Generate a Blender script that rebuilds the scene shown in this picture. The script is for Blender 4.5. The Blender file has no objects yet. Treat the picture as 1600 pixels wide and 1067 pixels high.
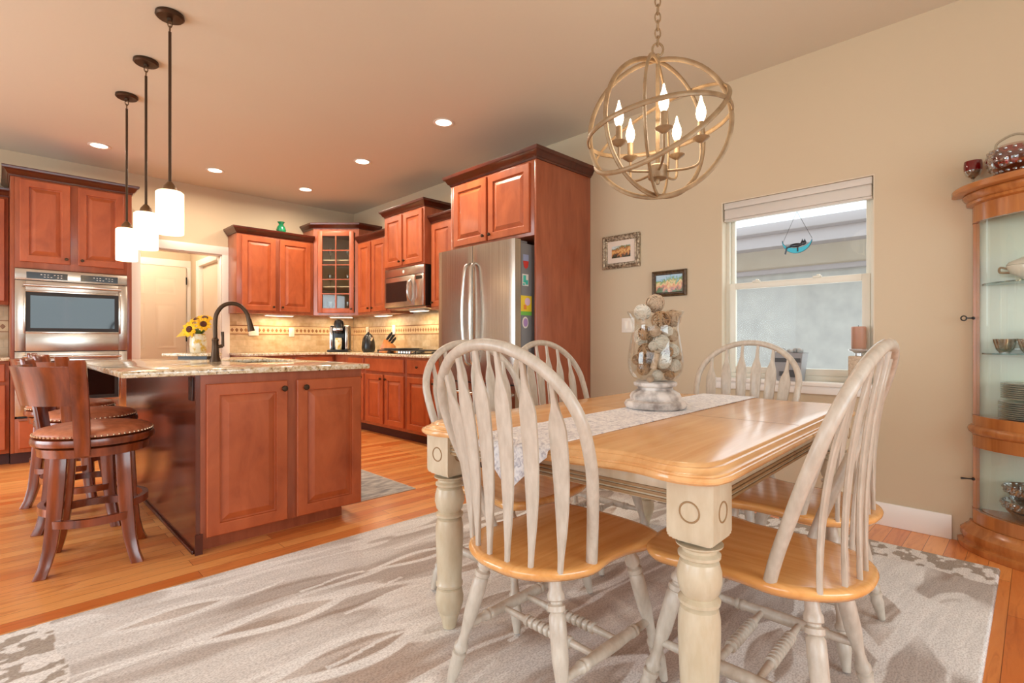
import bpy, bmesh, math, random
from mathutils import Vector, Matrix
PI = math.pi
scn = bpy.context.scene
COL = scn.collection
random.seed(4)

# ------------------------------------------------------------------ camera
cam_d = bpy.data.cameras.new('camera'); cam = bpy.data.objects.new('camera', cam_d); COL.objects.link(cam)
cam_d.sensor_width = 36.0; cam_d.lens = 815.0 / 1600.0 * 36.0
cam_d.clip_start = 0.02; cam_d.clip_end = 100
cam.location = (0, 0, 1.05)
cam.rotation_euler = (PI / 2, 0, -0.7815)
scn.camera = cam
# ------------------------------------------------------------------ colour management
scn.view_settings.view_transform = 'Standard'; scn.view_settings.look = 'None'
scn.view_settings.exposure = 0.28; scn.view_settings.gamma = 1.0
scn.view_settings.use_curve_mapping = False
scn.cycles.max_bounces = 9; scn.cycles.diffuse_bounces = 5; scn.cycles.glossy_bounces = 4
scn.cycles.transmission_bounces = 6; scn.cycles.transparent_max_bounces = 16
scn.cycles.sample_clamp_indirect = 6.0
scn.cycles.caustics_reflective = False; scn.cycles.caustics_refractive = False
# ------------------------------------------------------------------ world (bright overcast sky)
w = bpy.data.worlds.new('sky'); scn.world = w; w.use_nodes = True
bg = w.node_tree.nodes['Background']; bg.inputs[0].default_value = (0.82, 0.92, 1.0, 1); bg.inputs[1].default_value = 1.75
# ------------------------------------------------------------------ room constants (metres)
XB = 3.615; YA = 6.83; H = 2.85; XL = -3.0; YF = -3.4

def area_light(name, loc, rot, sx, sy, power, col, spread=PI):
    l = bpy.data.lights.new(name, 'AREA'); l.shape = 'RECTANGLE'; l.size = sx; l.size_y = sy
    l.energy = power; l.color = col; l.spread = spread
    o = bpy.data.objects.new(name, l); o.location = loc; o.rotation_euler = rot; COL.objects.link(o); return o
# area lamps adding daylight at the unseen openings behind the camera
area_light('daylight_rear', (0.6, YF + 0.02, 1.45), (PI / 2, 0, 0), 3.4, 1.9, 105, (0.78, 0.91, 1.0))
area_light('daylight_kitchen', (XL + 0.02, 4.4, 1.2), (PI / 2, 0, -PI / 2), 2.6, 2.0, 105, (0.80, 0.92, 1.0))
area_light('daylight_left', (XL + 0.02, 0.2, 1.25), (PI / 2, 0, -PI / 2), 3.2, 2.1, 46, (0.78, 0.91, 1.0))  # opening and lamp added on this side to brighten the room
def portal(name, loc, rot, sx, sy):
    o = area_light(name, loc, rot, sx, sy, 1, (1, 1, 1)); o.data.cycles.is_portal = True
portal('portal_rear', (0.6, YF - 0.05, 1.45), (PI / 2, 0, 0), 3.4, 1.9)
portal('portal_left', (XL - 0.05, 0.2, 1.25), (PI / 2, 0, -PI / 2), 3.2, 2.1)
portal('portal_kitchen', (XL - 0.05, 4.4, 1.2), (PI / 2, 0, -PI / 2), 2.6, 2.0)
portal('portal_window', (XB + 0.13, 1.11, 1.41), (PI / 2, 0, PI / 2), 0.9, 1.22)
# daylight through the dining window
area_light('daylight_window', (XB + 0.16, 1.10, 1.40), (PI / 2, 0, PI / 2), 0.80, 1.05, 3, (0.93, 0.97, 1.0))

# ================================================================== materials
def new_mat(name):
    m = bpy.data.materials.new(name); m.use_nodes = True
    nt = m.node_tree; b = nt.nodes['Principled BSDF']
    return m, nt, b
def lin(c):
    return tuple(((x / 255.0) / 12.92 if x / 255.0 <= 0.04045 else ((x / 255.0 + 0.055) / 1.055) ** 2.4) for x in c) + (1,)
def setp(b, **k):
    for n, v in k.items():
        n = {'rough': 'Roughness', 'metal': 'Metallic', 'coat': 'Coat Weight', 'coat_rough': 'Coat Roughness', 'ior': 'IOR',
             'trans': 'Transmission Weight', 'spec': 'Specular IOR Level', 'emit': 'Emission Strength', 'emit_col': 'Emission Color',
             'sub': 'Subsurface Weight', 'sheen': 'Sheen Weight', 'alpha': 'Alpha'}[n]
        b.inputs[n].default_value = v
def plain(name, c, **k):
    m, nt, b = new_mat(name); b.inputs['Base Color'].default_value = lin(c); setp(b, **k); return m
def coords(nt, scale=(1, 1, 1), rot=(0, 0, 0), kind='Object'):
    tc = nt.nodes.new('ShaderNodeTexCoord'); mp = nt.nodes.new('ShaderNodeMapping')
    mp.inputs['Scale'].default_value = scale; mp.inputs['Rotation'].default_value = rot
    nt.links.new(tc.outputs[kind], mp.inputs['Vector']); return mp.outputs['Vector']
def noise(nt, vec, scale, detail=4, rough=0.55, dist=0.0):
    n = nt.nodes.new('ShaderNodeTexNoise'); n.inputs['Scale'].default_value = scale; n.inputs['Detail'].default_value = detail
    n.inputs['Roughness'].default_value = rough; n.inputs['Distortion'].default_value = dist
    nt.links.new(vec, n.inputs['Vector']); return n.outputs['Fac']
def ramp(nt, fac, stops):
    r = nt.nodes.new('ShaderNodeValToRGB')
    while len(r.color_ramp.elements) < len(stops): r.color_ramp.elements.new(0.5)
    for e, (p, c) in zip(r.color_ramp.elements, stops):
        e.position = p; e.color = lin(c) if len(c) == 3 else c
    nt.links.new(fac, r.inputs['Fac']); return r.outputs['Color']
def mixc(nt, fac, a, b, mode='MIX'):
    n = nt.nodes.new('ShaderNodeMix'); n.data_type = 'RGBA'; n.blend_type = mode
    for s, v in ((n.inputs['Factor'], fac), (n.inputs['A'], a), (n.inputs['B'], b)):
        pass
    fi, ai, bi = n.inputs[0], n.inputs[6], n.inputs[7]
    for s, v in ((fi, fac), (ai, a), (bi, b)):
        if isinstance(v, bpy.types.NodeSocket): nt.links.new(v, s)
        else: s.default_value = v
    return n.outputs[2]
def math_(nt, op, a, b=None):
    n = nt.nodes.new('ShaderNodeMath'); n.operation = op
    for s, v in ((n.inputs[0], a), (n.inputs[1], b)):
        if v is None: continue
        if isinstance(v, bpy.types.NodeSocket): nt.links.new(v, s)
        else: s.default_value = v
    return n.outputs[0]
def bump(nt, b, h, strength, dist=0.01):
    n = nt.nodes.new('ShaderNodeBump'); n.inputs['Strength'].default_value = strength; n.inputs['Distance'].default_value = dist
    nt.links.new(h, n.inputs['Height']); nt.links.new(n.outputs['Normal'], b.inputs['Normal'])
def mottled(name, c1, c2, scale=6, stretch=(1, 1, 1), lo=0.3, hi=0.7, bumpv=0, detail=4, **k):
    m, nt, b = new_mat(name); v = coords(nt, stretch); f = noise(nt, v, scale, detail)
    nt.links.new(ramp(nt, f, [(lo, c1), (hi, c2)]), b.inputs['Base Color']); setp(b, **k)
    if bumpv: bump(nt, b, f, bumpv)
    return m
def wood(name, c1, c2, stretch, scale=5, rough=0.3, coat=0.3, mott=None):
    m, nt, b = new_mat(name); v = coords(nt, stretch)
    f = noise(nt, v, scale, 6, 0.6, 0.6)
    c = ramp(nt, f, [(0.3, c1), (0.68, c2)])
    if mott:
        v2 = coords(nt); f2 = noise(nt, v2, 7, 3)
        c = mixc(nt, f2, c, lin(mott), 'MIX') if False else mixc(nt, ramp(nt, f2, [(0.35, (0, 0, 0)), (0.75, (190, 190, 190))]), c, lin(mott))
    nt.links.new(c, b.inputs['Base Color']); setp(b, rough=rough, coat=coat, coat_rough=0.15)
    return m

M = {}
def paint_wall(name, c, sc=90, st=0.12):
    m, nt, b = new_mat(name); v = coords(nt); f = noise(nt, v, sc, 3)
    b.inputs['Base Color'].default_value = lin(c); setp(b, rough=0.6, spec=0.25); bump(nt, b, f, st, 0.003); return m
M['wall'] = paint_wall('wall_paint', (202, 183, 155))
M['ceil'] = paint_wall('ceiling_paint', (214, 206, 190), 40, 0.2)
M['trim'] = plain('white_trim', (236, 230, 222), rough=0.35)
M['door_white'] = plain('door_paint', (226, 208, 186), rough=0.4)
M['cherry'] = wood('cherry_wood', (150, 67, 30), (188, 97, 54), (2.2, 2.2, 1.0), 3.2, 0.42, 0.12, mott=(180, 88, 42))
M['cherry_frame'] = wood('cherry_frame_wood', (142, 70, 42), (170, 92, 60), (6, 6, 1.0), 2.5, 0.33, 0.3)
M['cherry_dark'] = wood('cherry_crown_wood', (62, 21, 10), (86, 33, 18), (4, 4, 4), 2, 0.3, 0.35)
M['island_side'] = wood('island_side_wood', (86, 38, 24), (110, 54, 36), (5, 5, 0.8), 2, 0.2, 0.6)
M['bronze'] = plain('oil_rubbed_bronze', (78, 60, 46), rough=0.38, metal=0.85)
M['bronze_lt'] = plain('brushed_bronze', (116, 88, 62), rough=0.35, metal=0.7)
M['gold'] = mottled('champagne_metal', (132, 106, 76), (164, 138, 104), 20, rough=0.45, metal=0.3)
M['black'] = plain('black_plastic', (14, 13, 13), rough=0.3)
M['black_gloss'] = plain('black_glass', (10, 10, 11), rough=0.06)
M['steel'] = mottled('stainless_steel', (172, 160, 148), (196, 186, 174), 3, (40, 40, 0.3), rough=0.24, metal=1.0)
M['steel_b'] = mottled('brushed_stainless', (200, 192, 182), (214, 206, 196), 3, (0.4, 40, 40), rough=0.27, metal=1.0)
M['steel_bar'] = plain('polished_steel', (214, 210, 204), rough=0.18, metal=1.0)
M['fridge_side'] = plain('fridge_side_grey', (122, 120, 120), rough=0.45)
M['screen'] = plain('dark_display', (30, 26, 24), rough=0.15)
M['white_mark'] = plain('white_print', (226, 220, 210), rough=0.5)
M['plastic_w'] = plain('outlet_white', (238, 228, 212), rough=0.35)
M['brown_plate'] = plain('brown_outlet', (54, 28, 20), rough=0.4)
M['green_glass'] = mottled('green_glass', (10, 92, 58), (30, 150, 96), 14, rough=0.1, coat=0.6)
M['maple'] = wood('honey_maple', (208, 140, 72), (234, 176, 108), (1.2, 14, 8), 1.6, 0.2, 0.5)
M['maple_top'] = wood('table_maple', (218, 160, 100), (238, 190, 134), (1.0, 12, 8), 1.5, 0.26, 0.35)
M['whitewash'] = mottled('antique_white_paint', (180, 167, 151), (202, 191, 176), 18, (3, 3, 1), rough=0.4, coat=0.15)
M['cream'] = mottled('cream_glazed_paint', (194, 176, 146), (208, 194, 168), 12, (3, 3, 1), rough=0.38, coat=0.2)
M['groove'] = plain('brown_glaze', (150, 118, 80), rough=0.5)
M['walnut'] = wood('walnut_stain', (76, 28, 12), (150, 70, 30), (5, 5, 0.8), 2.4, 0.26, 0.45)
M['leather'] = mottled('tan_leather', (168, 92, 58), (204, 126, 88), 26, rough=0.42, bumpv=0.1)
M['brass'] = plain('nailhead_brass', (232, 206, 176), rough=0.25, metal=0.9)
M['oak'] = wood('golden_oak', (156, 92, 44), (192, 124, 66), (10, 10, 0.7), 2, 0.25, 0.4)
M['oak_h'] = wood('golden_oak_top', (156, 92, 44), (196, 128, 70), (3, 0.7, 10), 2, 0.25, 0.4)
M['porcelain'] = plain('porcelain', (226, 222, 208), rough=0.12, coat=0.4)
M['plate'] = plain('white_china', (228, 226, 214), rough=0.15, coat=0.3)
M['plate_rim'] = plain('silver_rim', (120, 118, 112), rough=0.3)
M['stone'] = mottled('whitewashed_stone', (136, 126, 120), (226, 220, 214), 13, rough=0.6, bumpv=0.2, lo=0.32, hi=0.56)
M['rope_w'] = mottled('cream_rope', (206, 196, 178), (236, 230, 218), 60, rough=0.8, bumpv=0.4)
M['rope_t'] = mottled('tan_twig', (160, 132, 104), (212, 190, 164), 40, rough=0.8)
M['vine'] = mottled('brown_vine', (140, 106, 76), (196, 162, 124), 40, rough=0.75)
M['rope_core'] = plain('ball_core', (188, 168, 144), rough=0.9)
M['candle'] = plain('brown_candle_wax', (176, 132, 108), rough=0.45, sub=0.2)
M['candle_holder'] = mottled('textured_holder', (176, 152, 128), (212, 192, 166), 70, rough=0.6, bumpv=0.5)
M['silver_cup'] = plain('silver_dish', (206, 206, 204), rough=0.25, metal=0.6)
M['tin'] = plain('weathered_tin_grey', (150, 150, 152), rough=0.5)
M['tin_dark'] = plain('tin_print_dark', (74, 72, 74), rough=0.5)
M['pebble'] = mottled('pebbles', (120, 116, 112), (196, 196, 192), 30, rough=0.7)
M['blue_glass'] = plain('turquoise_glass', (70, 190, 216), rough=0.15, emit=0.0)
M['cat_black'] = plain('black_cat_glass', (28, 30, 40), rough=0.3)
M['wire'] = plain('thin_wire', (96, 92, 90), rough=0.4, metal=0.6)
M['vinyl'] = plain('window_vinyl', (222, 217, 202), rough=0.4)
M['blind'] = plain('blind_fabric', (206, 198, 188), rough=0.5)
M['drywall_ret'] = paint_wall('window_return_paint', (216, 202, 180))
M['petal'] = mottled('sunflower_petal', (242, 170, 6), (252, 206, 30), 30, rough=0.6)
M['flower_c'] = mottled('sunflower_centre', (52, 20, 8), (104, 46, 16), 120, rough=0.8)
M['leaf'] = mottled('green_leaf', (62, 84, 22), (112, 130, 44), 30, rough=0.6)
M['leaf_y'] = plain('pale_yellow_petal', (236, 204, 84), rough=0.6)
M['vase_paint'] = mottled('painted_ceramic', (226, 216, 190), (206, 168, 60), 22, rough=0.25, lo=0.5, hi=0.62, coat=0.4)
M['knife_wood'] = wood('knife_block_wood', (186, 104, 36), (214, 138, 62), (8, 8, 1), 2, 0.35, 0.2)
M['ruby'] = plain('ruby_glass', (132, 6, 14), rough=0.06, coat=0.5, trans=0.35)
M['iron'] = plain('cast_iron', (34, 28, 26), rough=0.5)
M['toe'] = plain('toe_kick_brown', (70, 32, 26), rough=0.5)
M['interior'] = plain('cabinet_interior', (206, 180, 146), rough=0.5)
M['vent'] = plain('beige_vent', (196, 178, 150), rough=0.5)

def glassy(name, tint, gloss=0.12, rough=0.02):
    m = bpy.data.materials.new(name); m.use_nodes = True; nt = m.node_tree; nt.nodes.clear()
    out = nt.nodes.new('ShaderNodeOutputMaterial'); mx = nt.nodes.new('ShaderNodeMixShader')
    t = nt.nodes.new('ShaderNodeBsdfTransparent'); g = nt.nodes.new('ShaderNodeBsdfGlossy')
    t.inputs[0].default_value = tint + (1,); g.inputs['Roughness'].default_value = rough
    lw = nt.nodes.new('ShaderNodeLayerWeight'); lw.inputs[0].default_value = 0.25
    mu = math_(nt, 'MULTIPLY', lw.outputs['Facing'], gloss * 3); ad = math_(nt, 'ADD', mu, gloss * 0.35)
    nt.links.new(ad, mx.inputs[0]); nt.links.new(t.outputs[0], mx.inputs[1]); nt.links.new(g.outputs[0], mx.inputs[2])
    nt.links.new(mx.outputs[0], out.inputs[0]); return m
M['pane'] = glassy('window_glass', (0.96, 0.98, 0.97), 0.008)
M['curio_glass'] = glassy('cabinet_glass', (0.95, 0.97, 0.95), 0.07)
M['shelf_glass'] = glassy('shelf_glass', (0.70, 0.84, 0.82), 0.3)
M['clear'] = glassy('clear_glassware', (0.88, 0.90, 0.88), 0.34)
M['hurricane'] = glassy('hurricane_glass', (0.97, 0.97, 0.96), 0.07)
M['cut'] = glassy('cut_crystal', (0.80, 0.80, 0.76), 0.5, 0.08)
M['ruby_cut'] = glassy('ruby_cut_glass', (0.62, 0.10, 0.08), 0.45, 0.06)
def lamp_mat(name, col, strength):
    m, nt, b = new_mat(name); b.inputs['Base Color'].default_value = col; setp(b, emit=strength, emit_col=col, rough=0.5); return m
M['can_glow'] = lamp_mat('downlight_lens', (1.0, 0.86, 0.66, 1), 6)
M['bulb'] = lamp_mat('flame_bulb', (1.0, 0.82, 0.56, 1), 5)
M['strip'] = lamp_mat('undercabinet_strip', (1.0, 0.84, 0.60, 1), 4)
def shade_mat():
    m = bpy.data.materials.new('opal_glass_shade'); m.use_nodes = True; nt = m.node_tree; nt.nodes.clear()
    out = nt.nodes.new('ShaderNodeOutputMaterial'); a1 = nt.nodes.new('ShaderNodeMixShader'); ad = nt.nodes.new('ShaderNodeAddShader')
    d = nt.nodes.new('ShaderNodeBsdfDiffuse'); t = nt.nodes.new('ShaderNodeBsdfTranslucent'); e = nt.nodes.new('ShaderNodeEmission')
    d.inputs[0].default_value = (0.9, 0.85, 0.76, 1); t.inputs[0].default_value = (1.0, 0.93, 0.82, 1)
    e.inputs[0].default_value = (1.0, 0.84, 0.62, 1); e.inputs[1].default_value = 0.62
    a1.inputs[0].default_value = 0.6
    nt.links.new(d.outputs[0], a1.inputs[1]); nt.links.new(t.outputs[0], a1.inputs[2])
    nt.links.new(a1.outputs[0], ad.inputs[0]); nt.links.new(e.outputs[0], ad.inputs[1]); nt.links.new(ad.outputs[0], out.inputs[0]); return m
M['shade'] = shade_mat()

def floor_mat():
    m, nt, b = new_mat('oak_floor')
    v = coords(nt)
    br = nt.nodes.new('ShaderNodeTexBrick'); nt.links.new(v, br.inputs['Vector'])
    br.offset = 0.37; br.offset_frequency = 2; br.squash = 1.0
    br.inputs['Scale'].default_value = 1.0; br.inputs['Brick Width'].default_value = 1.05; br.inputs['Row Height'].default_value = 0.082
    br.inputs['Mortar Size'].default_value = 0.0012; br.inputs['Mortar Smooth'].default_value = 0.3; br.inputs['Bias'].default_value = 0.0
    br.inputs['Color1'].default_value = lin((214, 118, 54)); br.inputs['Color2'].default_value = lin((250, 180, 106)); br.inputs['Mortar'].default_value = lin((130, 66, 30))
    v2 = coords(nt, (1.0, 9, 1)); f = noise(nt, v2, 2.6, 7, 0.62, 1.4)
    g = ramp(nt, f, [(0.30, (216, 186, 164)), (0.50, (255, 255, 255)), (0.75, (244, 226, 208))])
    c = mixc(nt, 0.85, br.outputs['Color'], g, 'MULTIPLY')
    nt.links.new(c, b.inputs['Base Color']); setp(b, rough=0.3, coat=0.25, coat_rough=0.2)
    return m
M['floor'] = floor_mat()
def granite_mat():
    m, nt, b = new_mat('speckled_granite'); v = coords(nt)
    f1 = noise(nt, v, 38, 5, 0.6, 0.4)
    c = ramp(nt, f1, [(0.30, (120, 92, 64)), (0.40, (192, 164, 122)), (0.52, (222, 204, 172)), (0.64, (236, 226, 208)), (0.78, (190, 170, 140))])
    f2 = noise(nt, v, 95, 3, 0.6)
    k = ramp(nt, f2, [(0.62, (0, 0, 0)), (0.68, (255, 255, 255))])
    c = mixc(nt, k, c, lin((70, 60, 54)))
    f3 = noise(nt, v, 60, 2)
    k2 = ramp(nt, f3, [(0.64, (0, 0, 0)), (0.70, (255, 255, 255))])
    c = mixc(nt, k2, c, lin((242, 238, 228)))
    nt.links.new(c, b.inputs['Base Color']); setp(b, rough=0.12, coat=0.4, coat_rough=0.05); return m
M['granite'] = granite_mat()
def tile_mat():
    m, nt, b = new_mat('travertine_tile')
    v = coords(nt, (1, 1, 1), (-PI / 2, 0, 0))
    br = nt.nodes.new('ShaderNodeTexBrick'); nt.links.new(v, br.inputs['Vector']); br.offset = 0.5
    br.inputs['Scale'].default_value = 1.0; br.inputs['Brick Width'].default_value = 0.152; br.inputs['Row Height'].default_value = 0.076
    br.inputs['Mortar Size'].default_value = 0.0022; br.inputs['Color1'].default_value = lin((222, 200, 166)); br.inputs['Color2'].default_value = lin((202, 174, 134))
    br.inputs['Mortar'].default_value = lin((204, 184, 152))
    f = noise(nt, v, 14, 4); g = ramp(nt, f, [(0.3, (226, 214, 200)), (0.7, (255, 255, 255))])
    c = mixc(nt, 1.0, br.outputs['Color'], g, 'MULTIPLY'); nt.links.new(c, b.inputs['Base Color']); setp(b, rough=0.4); return m
M['tile'] = tile_mat()
M['tile_band'] = mottled('border_tile', (206, 172, 126), (222, 194, 152), 20, rough=0.4)
M['tile_dia'] = mottled('brown_diamond_tile', (146, 96, 58), (168, 116, 74), 30, rough=0.35)

def rug_mat():
    m, nt, b = new_mat('abstract_rug')
    at = nt.nodes.new('ShaderNodeAttribute'); at.attribute_name = 'weave'
    gr = noise(nt, coords(nt, (0.6, 1, 1)), 190, 2); g = ramp(nt, gr, [(0.34, (206, 202, 200)), (0.60, (255, 255, 255))])
    c = mixc(nt, 0.75, at.outputs['Color'], g, 'MULTIPLY')
    nt.links.new(c, b.inputs['Base Color']); setp(b, rough=0.95, spec=0.1); bump(nt, b, gr, 0.4, 0.003); return m
M['rug'] = rug_mat()
M['mat'] = mottled('kitchen_mat', (140, 138, 142), (216, 212, 206), 9, (1, 2.5, 1), rough=0.95)
M['mat_edge'] = plain('mat_edge', (206, 200, 192), rough=0.9)
def runner_mat():
    m, nt, b = new_mat('runner_brocade'); v = coords(nt)
    f = noise(nt, v, 42, 3, 0.6, 1.5); c = ramp(nt, f, [(0.40, (196, 194, 202)), (0.48, (226, 224, 228)), (0.56, (246, 244, 244))])
    nt.links.new(c, b.inputs['Base Color']); setp(b, rough=0.55, sheen=0.2); return m
M['runner'] = runner_mat()
M['stucco'] = mottled('neighbour_stucco', (206, 202, 200), (222, 218, 214), 6, rough=0.9, bumpv=0.0)
M['stucco_up'] = mottled('neighbour_upper_stucco', (240, 228, 214), (246, 236, 224), 4, rough=0.9)
M['fascia'] = plain('fascia_paint', (212, 202, 206), rough=0.6)
M['lawn'] = mottled('lawn_grass', (70, 104, 44), (104, 138, 66), 3, rough=0.95)
M['ground'] = plain('gravel_ground', (170, 164, 156), rough=0.9)
def art_mat(name, cols, sc, h):
    m, nt, b = new_mat(name); v = coords(nt); tc = nt.nodes.new('ShaderNodeTexCoord'); sp = nt.nodes.new('ShaderNodeSeparateXYZ'); nt.links.new(tc.outputs['Object'], sp.inputs[0])
    f = noise(nt, v, sc, 5, 0.7, 1.2); z = math_(nt, 'ADD', math_(nt, 'MULTIPLY', sp.outputs['Z'], 0.5 / h), 0.5)
    q = math_(nt, 'ADD', z, math_(nt, 'MULTIPLY', math_(nt, 'SUBTRACT', f, 0.5), 1.5))
    n = len(cols); nt.links.new(ramp(nt, q, [(0.10 + 0.80 * i / (n - 1), c) for i, c in enumerate(cols)]), b.inputs['Base Color']); setp(b, rough=0.3, coat=0.2); return m
M['art_street'] = art_mat('street_watercolour', [(60, 56, 30), (104, 84, 70), (190, 112, 50), (226, 190, 120), (196, 110, 60), (90, 116, 60), (206, 212, 210)], 22, 0.055)
M['art_house'] = art_mat('garden_painting', [(70, 100, 40), (196, 120, 110), (214, 150, 96), (230, 206, 150), (96, 140, 50), (150, 190, 214), (176, 200, 214)], 17, 0.07)
M['mat_board'] = plain('mat_board', (226, 208, 190), rough=0.8)
M['frame_silver'] = mottled('ornate_silver_frame', (110, 92, 72), (196, 178, 150), 60, rough=0.4, bumpv=0.8, metal=0.4, lo=0.4, hi=0.6)
M['frame_dark'] = mottled('ornate_dark_frame', (52, 38, 24), (104, 78, 48), 60, rough=0.4, bumpv=0.6)
M['curio_back'] = plain('curio_back_panel', (206, 212, 192), rough=0.22, coat=0.3)
for nm, c in (('mag_red', (204, 62, 54)), ('mag_teal', (70, 186, 168)), ('mag_yellow', (238, 206, 60)), ('mag_pink', (222, 190, 212)), ('mag_green', (120, 190, 80)), ('mag_blue', (150, 160, 190)), ('mag_purple', (176, 140, 190)), ('orange', (232, 140, 60))):
    M[nm] = plain(nm, c, rough=0.4)

# ================================================================== mesh builder
class MB:
    def __init__(s): s.v = []; s.f = []
    def add(s, vs, fs, m=None):
        o = len(s.v)
        s.v += [tuple(m @ Vector(p)) if m is not None else tuple(p) for p in vs]
        s.f += [tuple(i + o for i in f) for f in fs]; return s
    def box(s, x0, y0, z0, x1, y1, z1, m=None):
        if x1 < x0: x0, x1 = x1, x0
        if y1 < y0: y0, y1 = y1, y0
        if z1 < z0: z0, z1 = z1, z0
        vs = [(x0, y0, z0), (x1, y0, z0), (x1, y1, z0), (x0, y1, z0), (x0, y0, z1), (x1, y0, z1), (x1, y1, z1), (x0, y1, z1)]
        return s.add(vs, [(0, 3, 2, 1), (4, 5, 6, 7), (0, 1, 5, 4), (1, 2, 6, 5), (2, 3, 7, 6), (3, 0, 4, 7)], m)
    def rings(s, rings, close=True, cap0=True, cap1=True, m=None):
        n = len(rings[0]); vs = [p for r in rings for p in r]; fs = []
        for i in range(len(rings) - 1):
            for j in range(n if close else n - 1):
                k = (j + 1) % n; fs.append((i * n + j, i * n + k, (i + 1) * n + k, (i + 1) * n + j))
        if cap0: fs.append(tuple(reversed(range(n))))
        if cap1: fs.append(tuple(range((len(rings) - 1) * n, len(rings) * n)))
        return s.add(vs, fs, m)
    def lathe(s, prof, n=24, c=(0, 0, 0), m=None, cap0=True, cap1=True):
        rs = [[(c[0] + r * math.cos(2 * PI * j / n), c[1] + r * math.sin(2 * PI * j / n), c[2] + z) for j in range(n)] for r, z in [(max(r, 0.0003), z) for r, z in prof]]
        return s.rings(rs, True, cap0, cap1, m)
    def turned(s, p0, p1, prof, n=14):
        p0 = Vector(p0); p1 = Vector(p1); d = p1 - p0; L = d.length
        q = Vector((0, 0, 1)).rotation_difference(d.normalized()).to_matrix().to_4x4()
        return s.lathe([(r, t * L) for t, r in prof], n, m=Matrix.Translation(p0) @ q)
    def tube(s, pts, r, n=10, closed=False, flat=None, up=None, sq=1.0):
        pts = [Vector(p) for p in pts]; N = len(pts); rs = []
        rr = r if isinstance(r, (list, tuple)) else [r] * N
        T = []
        for i in range(N):
            a = pts[(i - 1) % N] if (closed or i > 0) else pts[i]; b = pts[(i + 1) % N] if (closed or i < N - 1) else pts[i]
            T.append((b - a).normalized())
        u = Vector(up) if up is not None else (Vector((0, 0, 1)) if abs(T[0].z) < 0.9 else Vector((1, 0, 0)))
        u = (u - T[0] * u.dot(T[0])).normalized()
        for i in range(N):
            if up is not None: u = Vector(up)
            u = (u - T[i] * u.dot(T[i])).normalized(); b = T[i].cross(u)
            fx, fy = (1, 1) if flat is None else (flat[i] if isinstance(flat[0], (list, tuple)) else flat)
            pw = lambda c: math.copysign(abs(c) ** sq, c) if abs(c) > 1e-6 else 0.0
            rs.append([tuple(pts[i] + u * (rr[i] * fx * pw(math.cos(2 * PI * j / n + PI / n))) + b * (rr[i] * fy * pw(math.sin(2 * PI * j / n + PI / n)))) for j in range(n)])
        if closed: rs.append(rs[0]); return s.rings(rs, True, False, False)
        return s.rings(rs)
    def sphere(s, c, r, sc=(1, 1, 1), n=14, m=None):
        k = max(6, n // 2 + 2)
        rs = []
        for i in range(k + 1):
            a = -PI / 2 + PI * i / k; rad = max(math.cos(a), 0.01)
            rs.append([(c[0] + r * sc[0] * rad * math.cos(2 * PI * j / n), c[1] + r * sc[1] * rad * math.sin(2 * PI * j / n), c[2] + r * sc[2] * math.sin(a)) for j in range(n)])
        return s.rings(rs, m=m)
    def prism(s, poly, z0, z1, m=None):
        return s.rings([[(x, y, z0) for x, y in poly], [(x, y, z1) for x, y in poly]], m=m)
    def prism_y(s, poly, y0, y1, m=None):   # polygon in x,z extruded along y
        return s.rings([[(x, y0, z) for x, z in poly], [(x, y1, z) for x, z in poly]], m=m)
    def prism_x(s, poly, x0, x1, m=None):   # polygon in y,z extruded along x
        return s.rings([[(x0, y, z) for y, z in poly], [(x1, y, z) for y, z in poly]], m=m)
    def rects(s, x0, x1, z0, z1, steps):    # nested rectangles facing -y : steps of (inset, y)
        rs = [[(x0 + i, y, z0 + i), (x1 - i, y, z0 + i), (x1 - i, y, z1 - i), (x0 + i, y, z1 - i)] for i, y in steps]
        return s.rings(rs)
    def sweep(s, path, prof, closed=False):  # plan path, profile (out, z); outward = right of heading
        P = [Vector((a, b)) for a, b in path]; N = len(P); rs = []
        for i in range(N):
            d = []
            if closed or i > 0: d.append((P[i] - P[i - 1]).normalized())
            if closed or i < N - 1: d.append((P[(i + 1) % N] - P[i]).normalized())
            ns = [Vector((q.y, -q.x)) for q in d]
            if len(ns) == 2: o = (ns[0] + ns[1]) / (1 + ns[0].dot(ns[1]))
            else: o = ns[0]
            rs.append([(P[i].x + o.x * a, P[i].y + o.y * a, z) for a, z in prof])
        if closed: rs.append(rs[0]); return s.rings(rs, True, False, False)
        return s.rings(rs)
    def build(s, name, mat, parent=None, bevel=0, smooth=35, label=None, seg=2):
        me = bpy.data.meshes.new(name); me.from_pydata(s.v, [], s.f)
        bm = bmesh.new(); bm.from_mesh(me); bmesh.ops.recalc_face_normals(bm, faces=bm.faces)
        if bevel:
            es = [e for e in bm.edges if len(e.link_faces) == 2 and e.calc_face_angle(0) > 0.6]
            bmesh.ops.bevel(bm, geom=es, offset=bevel, segments=seg, affect='EDGES', profile=0.5, clamp_overlap=True)
        bm.to_mesh(me); bm.free()
        if smooth:
            me.polygons.foreach_set('use_smooth', [True] * len(me.polygons)); me.set_sharp_from_angle(angle=math.radians(smooth))
        me.materials.append(M[mat] if isinstance(mat, str) else mat)
        o = bpy.data.objects.new(name, me); COL.objects.link(o)
        if parent is not None: o.parent = parent
        if label: o['label'] = label
        return o
def tag(o, label=None, cat=None, group=None, kind=None):
    if label: o['label'] = label
    if cat: o['category'] = cat
    if group: o['group'] = group
    if kind: o['kind'] = kind
    return o
def thing(name, label, cat, loc=(0, 0, 0), rz=0, group=None):
    o = bpy.data.objects.new(name, None); o.empty_display_size = 0.1; COL.objects.link(o)
    o.location = loc; o.rotation_euler = (0, 0, rz); return tag(o, label, cat, group)
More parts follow.
